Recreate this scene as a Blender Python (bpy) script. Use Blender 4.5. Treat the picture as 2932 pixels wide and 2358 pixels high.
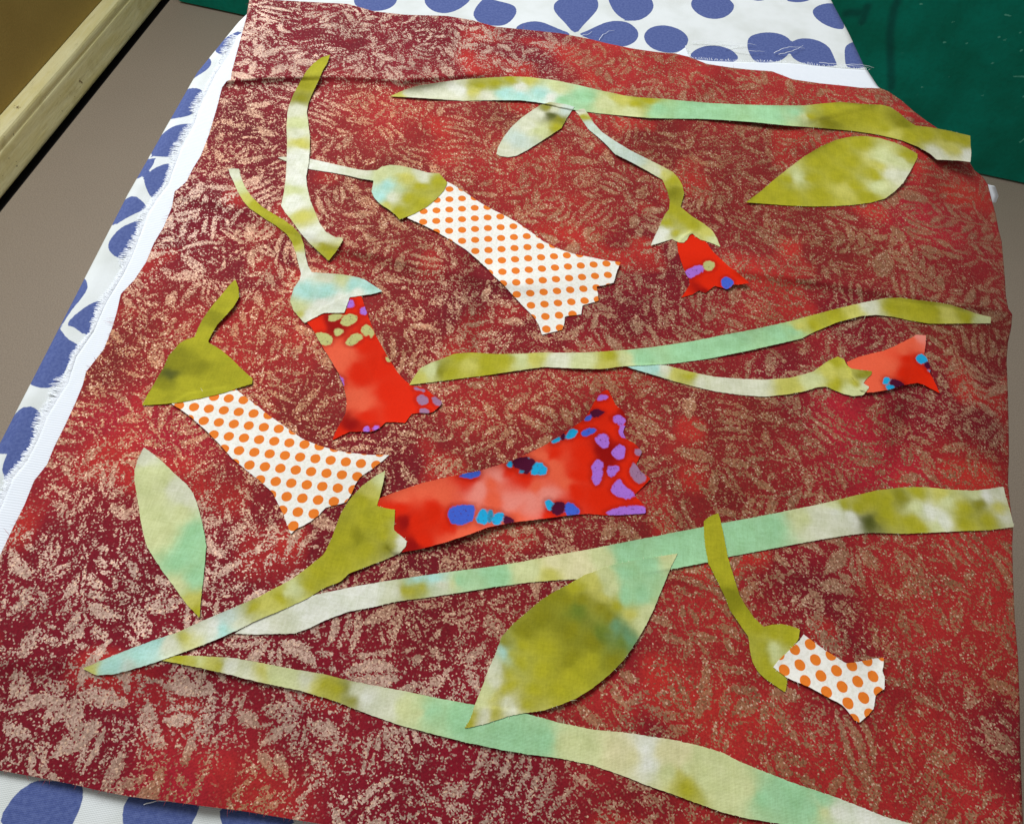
import bpy, bmesh, math, random
import numpy as np
from mathutils import Matrix, Vector
from mathutils.geometry import delaunay_2d_cdt
from mathutils.kdtree import KDTree

for o in list(bpy.data.objects): bpy.data.objects.remove(o)
scene = bpy.context.scene
COL = scene.collection

# ------------------------------------------------------------------ camera
TOP = 0.88                      # height of the ironing board's upper face (m)
CAM_H = 0.27                    # camera above that face
ROLL, PITCH = math.radians(8.7), math.radians(60)
R0 = Vector((1, 0, 0)); FW = Vector((0, math.cos(PITCH), -math.sin(PITCH))); U0 = R0.cross(FW)
CX = math.cos(ROLL)*R0 + math.sin(ROLL)*U0; CY = -math.sin(ROLL)*R0 + math.cos(ROLL)*U0
cam = bpy.data.cameras.new('camera'); cam.sensor_width = 36; cam.lens = 25.04
cam.clip_start = 0.01; cam.clip_end = 60
cam_o = bpy.data.objects.new('camera', cam); COL.objects.link(cam_o)
cam_o.matrix_world = Matrix(((CX.x, CY.x, -FW.x, 0), (CX.y, CY.y, -FW.y, 0), (CX.z, CY.z, -FW.z, TOP+CAM_H), (0, 0, 0, 1)))
scene.camera = cam_o

# ------------------------------------------------------------------ light: room daylight from a window on the left
W = bpy.data.worlds.new('World'); scene.world = W; W.use_nodes = True
W.node_tree.nodes['Background'].inputs[0].default_value = (1.0, 0.96, 0.9, 1)
W.node_tree.nodes['Background'].inputs[1].default_value = 0.27
la = bpy.data.lights.new('window_light', 'AREA'); la.shape = 'RECTANGLE'; la.size = 1.0; la.size_y = 0.8
la.energy = 36; la.color = (0.93, 0.97, 1.0)
lo = bpy.data.objects.new('window_light', la); COL.objects.link(lo); lo.location = (-0.85, 1.1, 1.95)
lo.rotation_euler = (Vector((0.0, 0.15, TOP)) - lo.location).to_track_quat('-Z', 'Y').to_euler()
vs = scene.view_settings; vs.view_transform = 'Standard'; vs.look = 'None'; vs.exposure = 0.0; vs.gamma = 1; vs.use_curve_mapping = False
scene.render.engine = 'CYCLES'

# ------------------------------------------------------------------ traced shapes, millimetres on the board's upper face
OUT={'stem_curl':[(-139,379.2),(-143.1,375.5),(-146.2,369.2),(-148.3,361),(-149,350.2),(-149.6,340.6),(-149.4,331.3),(-148.6,324.4),(-145.4,311.5),(-141.8,300.3),(-137.5,284.6),(-134.6,272.9),(-132.8,263.7),(-131.7,254.8),(-128.3,250.7),(-123.6,246.1),(-117.7,239.5),(-111.1,233.2),(-104.5,228.2),(-99.1,224),(-97.1,230.7),(-95.6,238.6),(-96.8,240),(-99.8,239.4),(-105.3,242.1),(-109.5,246.8),(-113.8,253.8),(-118.5,261.5),(-122.7,270.7),(-125.2,278),(-126.4,287.1),(-128.8,298),(-131.5,307.9),(-135.1,317.9),(-138.5,326.8),(-139.6,335),(-139.6,345.1),(-139.3,354.1),(-139.3,364.7),(-138.6,371.1)],
'bud_top':[(-143.4,288.1),(-140.5,289.4),(-136.3,289.9),(-126.1,290.9),(-114.5,289.7),(-105.6,288.9),(-99.7,288.4),(-95.4,288.7),(-90.5,290),(-88.6,293),(-84.7,295.4),(-79.6,296),(-71.6,295.4),(-64.2,293.9),(-57.8,294.7),(-52.4,289),(-53,282.7),(-55.7,276.1),(-59.5,269.4),(-65,263),(-71.4,257.6),(-74.1,260.5),(-78.6,263.6),(-83.3,266.1),(-87.7,270.4),(-89.6,274.2),(-90.1,279),(-90.4,282),(-98.2,282.1),(-104.1,282.9),(-112.8,283.2),(-124,283.2),(-129.4,283.9),(-136.9,286)],
'dots_top':[(-52.5,289.4),(-48.2,287.4),(-41.5,283.4),(-33.8,278.4),(-26.4,274.6),(-19.1,271.5),(-11.8,267.8),(-4.5,263),(2.8,257.7),(10.6,254.3),(18.3,252.5),(26.6,252),(34.9,251.5),(42.8,251.7),(41.4,245.8),(40.5,240.3),(39.9,237.6),(35.6,235.2),(31.9,233.7),(32.6,229.9),(33.5,225),(29.7,222.7),(25.9,220.5),(25.7,215),(21.8,213.6),(18,212.3),(18.2,208.7),(17.6,204.2),(12.8,201.9),(8.4,199.5),(6.8,204.1),(4.4,208),(0.8,211.7),(-3.6,215.8),(-8.1,220.4),(-13.7,226),(-19.1,230.6),(-22.9,234.5),(-28.5,239.3),(-35,244.4),(-42.3,248.4),(-51.4,253.2),(-59.6,256.6),(-67.8,259.5),(-64.5,268.9),(-58.7,283.3)],
'bud_mid':[(-165.3,274.5),(-162.8,275.3),(-160,275.7),(-157.4,270.4),(-153.2,264.1),(-148,258.1),(-141.3,252.6),(-134.3,248.9),(-127.7,245.8),(-121.6,242),(-116.7,237.5),(-113.4,231.7),(-110.7,224.8),(-107.9,219.1),(-105,215.5),(-99.3,216.2),(-91.6,217),(-87.2,217),(-82.4,216.7),(-79.5,216),(-74.6,213.4),(-69.7,210.7),(-74.1,208),(-79.8,205.9),(-84,204.1),(-83.8,202.2),(-84,199.2),(-84.1,194.9),(-93.1,193.1),(-96.7,189.6),(-100.2,185.8),(-103.7,188.7),(-107.2,191.9),(-110.2,197.1),(-110.6,204.9),(-109.3,210.1),(-109.7,213.6),(-112,218.2),(-115.8,225.9),(-119.7,232.5),(-123.4,236.7),(-130.4,241.3),(-138.2,245.3),(-146.2,249.8),(-150.8,254),(-155.7,260),(-159.8,266.2),(-162.9,270.4)],
'red_mid':[(-78.3,205.4),(-75.1,199),(-71.2,192.1),(-67.3,185.4),(-63.1,179.7),(-58.9,174.2),(-53.9,168.1),(-49.3,163.7),(-45.6,161.4),(-42.4,161.7),(-38.5,160.5),(-35.2,158.2),(-30.8,155.6),(-31.4,153.4),(-33.7,150.1),(-35.6,149),(-39.1,148.6),(-42.7,147.4),(-44.5,142.5),(-48.3,142.3),(-52.7,141.5),(-54.5,138.4),(-57.4,136.1),(-62.7,135.1),(-66.7,134.3),(-69.3,132.1),(-72.7,129.2),(-72.2,134.1),(-71.1,139.1),(-70.4,143.2),(-71.6,149.6),(-74.8,156.5),(-78.3,161.9),(-82.6,167.2),(-87.9,173.3),(-92.3,178.8),(-96.2,183.6),(-99.4,186.5),(-96.4,193.9),(-84.6,206.5),(-81.8,207.5)],
'bud_left':[(-138.5,204.3),(-135.5,200),(-133.5,194.5),(-134.2,188.6),(-136.1,183),(-138,177.5),(-138.6,172.8),(-138.9,167.8),(-132.2,165),(-125.8,161),(-120.1,156.8),(-116,154.1),(-114,152.8),(-113.2,150.2),(-117.8,147.5),(-123.5,143.6),(-131.3,139.7),(-140.3,135.7),(-147.8,133.5),(-154.4,131.9),(-154.2,135.6),(-153.6,141.4),(-153.1,147.4),(-152.6,151.7),(-152.8,157.7),(-151.6,161.4),(-150.7,164.7),(-148.4,167.4),(-145.4,169.3),(-145.6,175.1),(-145.1,180.8),(-143.7,187.7),(-141.6,194.8),(-139.9,201.1)],
'dots_left':[(-142.7,134.6),(-138.4,140.1),(-123.3,146.9),(-117.9,145.6),(-112.7,142.6),(-107.6,139.9),(-102.5,136.7),(-96.7,133.8),(-91,130.8),(-84.6,127.7),(-78,126.1),(-70.9,125),(-64.7,124.7),(-56.3,125.2),(-48,126.5),(-50,123.3),(-53.4,119),(-57.2,115),(-58.4,111.5),(-59,107.1),(-60.1,103.3),(-62.3,101.9),(-65.3,100.7),(-67.8,99.3),(-69.3,96.2),(-71.7,93.1),(-74.2,90.7),(-76.4,89.3),(-77.9,86.7),(-80.1,89.7),(-82.9,94),(-87,98.9),(-90.1,102.6),(-96.5,106.6),(-103,110.2),(-110.4,114.5),(-117.6,120),(-124.8,125),(-132.7,129.8),(-138.5,132.8)],
'stem_top':[(-96.7,350.3),(-89.9,357.8),(-82.5,363.6),(-71.1,369.4),(-58.6,375.2),(-44.8,380.1),(-30.8,384.8),(-21.2,386.6),(-6.6,387.5),(8.3,386.5),(24.1,384.4),(37.9,383.1),(47.7,383.6),(62.3,385.9),(68.1,386.2),(87.8,388.1),(107.6,391.3),(127.5,395.2),(147.7,399.7),(158.1,404),(170.5,408.5),(183.8,410),(197.2,412),(202.1,411.3),(207.5,406.3),(211.7,400.4),(216.1,396.9),(225.2,397.5),(237,396.8),(249.1,395.1),(247.5,385.7),(246.8,379.8),(244.5,370.8),(237.1,370.5),(224.2,368.3),(221,372.6),(214.1,377.4),(204.9,381.1),(190.5,382.9),(175.8,382.8),(156.1,380.9),(136.4,378.5),(116.9,377),(97.4,374.6),(82.9,372.3),(68.4,369.1),(53.2,366.1),(38.9,364.7),(24.6,363.5),(17,363.2),(10.3,363.1),(2.6,363.5),(-5.1,364.6),(-13.8,364.8),(-23.3,364.3),(-37.2,361),(-55.4,356.1),(-69.3,354.3),(-83.1,352.5)],
'leaf_small':[(9.1,365.8),(5.4,354),(3.4,345.7),(-1.5,339),(-7.2,331.5),(-13.5,323.3),(-19.1,317.2),(-23.3,315.2),(-27.8,315.2),(-30,316.3),(-29.8,322.4),(-28.1,330.2),(-24.8,339.9),(-20.4,348.7),(-14.8,357.2),(-10.7,362.9),(-5.4,366.8),(3.2,367.1)],
'bud_hang':[(9.9,362.3),(13,364.9),(14.9,365.7),(17.6,361.2),(21.5,354.1),(26.7,347.5),(34.5,341.7),(44.1,335.6),(54.5,330.5),(62.8,326.4),(68.3,323.4),(71.1,319.7),(73.5,314.5),(74.7,308.4),(74,303.3),(72.8,297.5),(78.5,292),(85.4,287.5),(90.2,283.2),(92.3,278.4),(94.1,272.5),(90.5,274),(85.8,275.3),(83.7,275.5),(80.7,277.7),(79.4,279.2),(77.7,277.5),(76.4,274),(74.8,271.7),(72.2,271.4),(70.1,272.1),(68.8,273),(63.4,269.6),(57.7,266.2),(59.5,272.8),(61.4,279),(63,285.2),(65,291),(66.7,294.4),(67,300.5),(65.5,307.7),(62.6,316),(54.8,320.7),(45.5,325.9),(35.2,330.9),(29.1,338.4),(24.1,343.5),(19.1,347.9),(14.8,354.7),(12,359.9)],
'red_small':[(71.4,271),(75.1,276.6),(79.4,280.9),(81.1,279.6),(84.5,275.9),(87.1,273.9),(90,268.8),(93.4,265),(97.9,260.4),(103.6,256.1),(108.5,251.1),(105.1,249.6),(102.2,248.6),(100.1,248.4),(98.8,246.1),(96.8,244.6),(94.7,245.2),(90.6,245.5),(88.5,243),(86.1,239.9),(82.8,241),(79.6,237.9),(73.8,234.7),(75.9,238.6),(78.1,244.1),(77.9,247.2),(76.6,249.6),(75.4,252.6),(73.6,258.8),(71.9,265.1)],
'leaf_right':[(108.5,308.4),(116.3,317.4),(124,328),(134,340.8),(144.2,353.3),(154.6,364),(165,372.5),(173.2,376.8),(181.3,379.6),(191.1,380.1),(200.5,377.9),(206.9,375.1),(213,370.8),(212.3,367.1),(209.7,361.6),(205.6,353.2),(200.4,343.4),(194.6,335.5),(188.1,328.3),(179.3,323.2),(168.8,319.1),(157.6,315.9),(145.7,313),(132.1,310.9),(119.5,309.5)],
'stem_mid':[(-46.7,161.6),(-45.4,166.1),(-43.5,171.3),(-39.8,174.6),(-35.2,177.7),(-29.9,181.6),(-22,183.8),(-11.7,184.8),(-0.7,187),(10.3,189.8),(21.4,191.6),(32.6,194.1),(47.6,198.1),(59,201.6),(70.5,205.8),(78.9,208.9),(94.6,215.7),(110.6,222.4),(128.6,230.7),(139.5,236.4),(152.3,242.9),(165.3,249.1),(178.4,254.8),(187,256.8),(193.6,256.7),(203.7,257.3),(212,257.1),(218.4,255.7),(225.5,253.7),(232.2,252.9),(231.3,248.8),(222.6,247.1),(209.8,244.5),(198.8,242.4),(189,242.6),(180.9,243.3),(172.7,242.9),(164.3,240.6),(151.4,234.1),(140.3,226.5),(132.7,220.7),(122.1,215.8),(106.1,208.5),(86.7,200.2),(71.4,194.9),(63.1,192.7),(48.1,189),(37,185.4),(25.9,183.7),(11.2,181.8),(0.4,178),(-13.6,172.8),(-27.5,168.1),(-37.8,164.5)],
'bud_right':[(47.3,189.7),(55.6,191.5),(66.9,193.1),(74.5,192),(75.2,192.1),(79,191.5),(90.4,190.8),(101.8,191.8),(113.2,193.4),(124.8,196.4),(131.1,199.2),(137.5,202.6),(140.9,206),(145.2,210.1),(149.8,213.3),(152.8,212.4),(153.7,209.3),(155.8,207.4),(160.5,207.5),(165.8,207.8),(165.3,205.9),(162.2,202.3),(160.7,200),(163.4,198.5),(161.8,195.7),(160,193.4),(154.9,191.8),(150.4,192.3),(145.9,193.7),(142.6,194.9),(138.3,193.7),(132,190.3),(124.2,187.3),(112.8,184),(101.5,182.9),(90.3,182.8),(79.1,183.9),(71.6,184.9),(63.3,186.4),(55.7,187.7),(51.2,188.4)],
'red_right':[(154,210.8),(159.7,214.7),(166.4,218),(173.1,221),(178.3,224.3),(183.7,228.3),(188.2,231.6),(191,234.1),(196,234.6),(195,228.9),(193.2,222.8),(194.6,219.2),(195.1,215),(194.2,212.1),(195.5,208.1),(197.2,200.9),(193.1,202.9),(190.3,204.4),(187.2,205),(183.2,203.6),(179.1,201.9),(172.4,198.5),(165.2,195.8),(162.1,195.1),(159.1,196.1),(156.1,202.8)],
'red_big':[(-47.7,104),(-47.7,106.8),(-41,111.1),(-32,116.3),(-21.4,121),(-9.9,125.5),(0.9,131.2),(9.2,136.8),(15.6,141.8),(22,147.7),(27.8,153.6),(31.8,157.5),(34.2,163.4),(37.3,171.6),(39.3,173.7),(41.1,175),(43.1,171.8),(44.9,167.8),(48.6,165.1),(50.4,161.6),(50.1,157.9),(49.2,154.4),(50.5,151.4),(54.4,149.7),(58,146.3),(56.9,143),(55.6,139.7),(57.8,136.6),(62.2,134),(59.5,130.4),(55.6,125.3),(57.7,123.5),(60.5,120.6),(60.6,118),(52,115.9),(44,114.4),(36.7,113.9),(28.8,111.9),(19.2,108.9),(6.4,105.1),(-2.9,101.5),(-8.9,97.8),(-17.8,93),(-26.6,88.9),(-33.2,86.5),(-36.7,85.3),(-40.5,88),(-44.4,96.8)],
'bud_low':[(-48,119.3),(-47.6,114),(-47.7,106.8),(-47.9,103.6),(-44.5,103.1),(-40.4,103.1),(-39.7,99),(-39.1,94.6),(-35,92.2),(-33.1,90.9),(-33,88.9),(-34.9,85.6),(-41,81.6),(-46.5,78.3),(-52,75),(-54.5,71.3),(-59.9,68),(-64.8,63.5),(-72.3,58.1),(-79.9,53.4),(-85.7,49),(-91.9,44.6),(-99.2,40.1),(-105.9,36.3),(-111.1,33.3),(-117.4,30.2),(-123.2,27.7),(-128.9,26.5),(-134.2,28),(-131.9,29.5),(-128,32.2),(-121.1,36.6),(-114,40.7),(-106.7,44.7),(-99.7,49.8),(-89.9,56.3),(-82.4,61.4),(-72.6,69.4),(-67.9,74.9),(-63.3,80.8),(-62.1,87.2),(-61.6,92.7),(-61.1,98.3),(-59.4,103.5),(-58.4,106.1),(-55.6,111.2),(-52,115.5)],
'stem_low':[(-86.9,47.1),(-83.4,51.1),(-77.6,55.5),(-69.9,60.3),(-62.2,65.2),(-53.8,68.4),(-50.7,69.7),(-39.2,73.7),(-27.5,77.4),(-12.6,82),(-0.5,85.5),(11.7,89.4),(24,94),(36.6,98.3),(46.2,101.8),(59.1,106.6),(72.2,111.4),(82.8,115.3),(92.9,119),(106.6,123.8),(120.5,129),(134.7,134.3),(140.5,136.7),(149.2,140.4),(160.3,144.9),(171.3,148.1),(182.3,150.1),(193,150.7),(204,152),(211.5,154.2),(217.7,156.2),(217.7,151.4),(218.2,145.4),(218.2,137.5),(207.4,134.3),(196.6,132.2),(182.3,129.2),(170.3,126.7),(161.2,125.5),(154.3,124.6),(143.8,121.6),(133.3,118.2),(119.6,113.5),(106,108.6),(94.6,104.7),(86.1,101.1),(73.1,96.4),(53.3,90.1),(36.3,86.4),(28.2,84.9),(15.8,81.9),(3.7,78.3),(-8.2,74.4),(-20,70.7),(-31.6,67.4),(-40.1,63.9),(-48.5,61),(-56.7,56.3),(-61.7,52.6),(-65.9,50.3),(-72.7,49.1),(-79.4,47.9)],
'leaf_pale':[(-146.2,113.2),(-142.7,111.6),(-136.9,108.5),(-129.9,103.9),(-124.1,100.5),(-120.3,97.3),(-117.2,93.2),(-114.4,88.9),(-111.1,83.4),(-107.9,77.3),(-106.5,72),(-104.8,65.4),(-103,57.7),(-101.1,50.5),(-104.2,52.7),(-107.3,54.6),(-113.4,59.7),(-120.5,65.4),(-126,70.2),(-129.5,73.6),(-131.7,76.7),(-135.1,82.2),(-138.5,88.4),(-141.7,94.1),(-144.3,98.6),(-146,103.3),(-146.5,107.6)],
'leaf_big':[(74.1,102.9),(71.8,97.5),(68.1,87.1),(65.2,79),(61.8,71.1),(58.3,64.6),(54.4,58.2),(49.3,52.3),(43.7,47),(38.2,42.8),(32.6,39.9),(27.1,37.2),(20.3,35.4),(14.8,33.6),(7.8,30.2),(0.2,27.5),(1.7,30.6),(2.8,36.2),(4.3,41.8),(5.7,48.2),(7.3,53.5),(8.8,60.2),(11.8,64.8),(16.1,69.7),(21.6,75.8),(26.2,79.7),(32.7,84.5),(37.4,88.2),(42.4,90.9),(49.8,94.7),(59.4,98.2),(67.1,100.6)],
'bud_small':[(84.8,118.5),(87.5,121.1),(90.9,123.1),(91.9,119.6),(92.8,114.8),(93.7,109.4),(94.5,104.7),(95.8,99.9),(97.3,94.9),(98.8,89.9),(101.2,85.8),(104.3,81.8),(107.9,78.8),(111.1,80.1),(114.3,80.9),(118.1,80.8),(122,80),(121.3,76.4),(119.5,73.7),(116.8,69.7),(113.5,66.8),(112.8,64.4),(115.1,62.4),(115.9,60.2),(115.4,57.8),(114.8,55.9),(111.2,57.8),(107.6,59.6),(104.7,62),(103,65.3),(102.2,69.3),(101.8,74.1),(98.5,78.5),(94.8,83.5),(93,88.4),(89.9,94.4),(86.7,100.5),(85.4,107.1),(85,112.2)],
'dots_right':[(123.4,78.2),(126.6,76.3),(130.7,73.8),(134.9,71.8),(139.1,69.7),(144.8,71.4),(149.9,73.1),(153.9,74.1),(153.4,70.9),(152.6,69),(153.3,67.1),(152.7,62.7),(149.2,60.1),(148.3,57.5),(147.7,55.1),(144.9,52),(141.6,49.3),(140,49.9),(138.4,52.1),(135.9,54.6),(131,56.4),(124,59.1),(116.2,61.1),(113.3,62.7),(110.8,64.4),(112.9,67),(116.2,70.2),(119.5,73.7),(121.8,75.9)],
'stem_bottom':[(-110.4,34.4),(-106.5,36.2),(-101.1,37.3),(-92.6,38.2),(-84.2,38.9),(-75.3,38.7),(-63.6,38.2),(-51.9,38.1),(-43,37.3),(-33.8,36.9),(-22.2,36.6),(-10.4,35.9),(2.9,35.6),(20.3,35.4),(33.2,34),(44.8,33.5),(56.3,34.1),(67.8,34.1),(74.1,34.1),(82.8,33.6),(91.4,32.4),(97.1,30.4),(105.6,28.5),(114,26.6),(122.4,25.2),(130.8,23.8),(139.1,22),(147.3,20.1),(156.1,19.3),(168.9,15.8),(164.8,7.8),(145.7,8.1),(129.5,10.6),(118.6,11.6),(109.9,13.2),(99.4,13.3),(91.1,13.9),(82.8,15.4),(74.4,17),(65.5,18.5),(57,20.3),(45.6,22.3),(34.3,22.8),(23.1,22.5),(14.6,22.6),(0.3,23.4),(-11.1,24.4),(-22.7,25.6),(-34.5,27.6),(-40.9,28.9),(-46.9,30.1),(-58.8,31.6),(-73.3,32.3),(-85.2,33.3),(-94,33.9),(-102.8,34.3)]}
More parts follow.
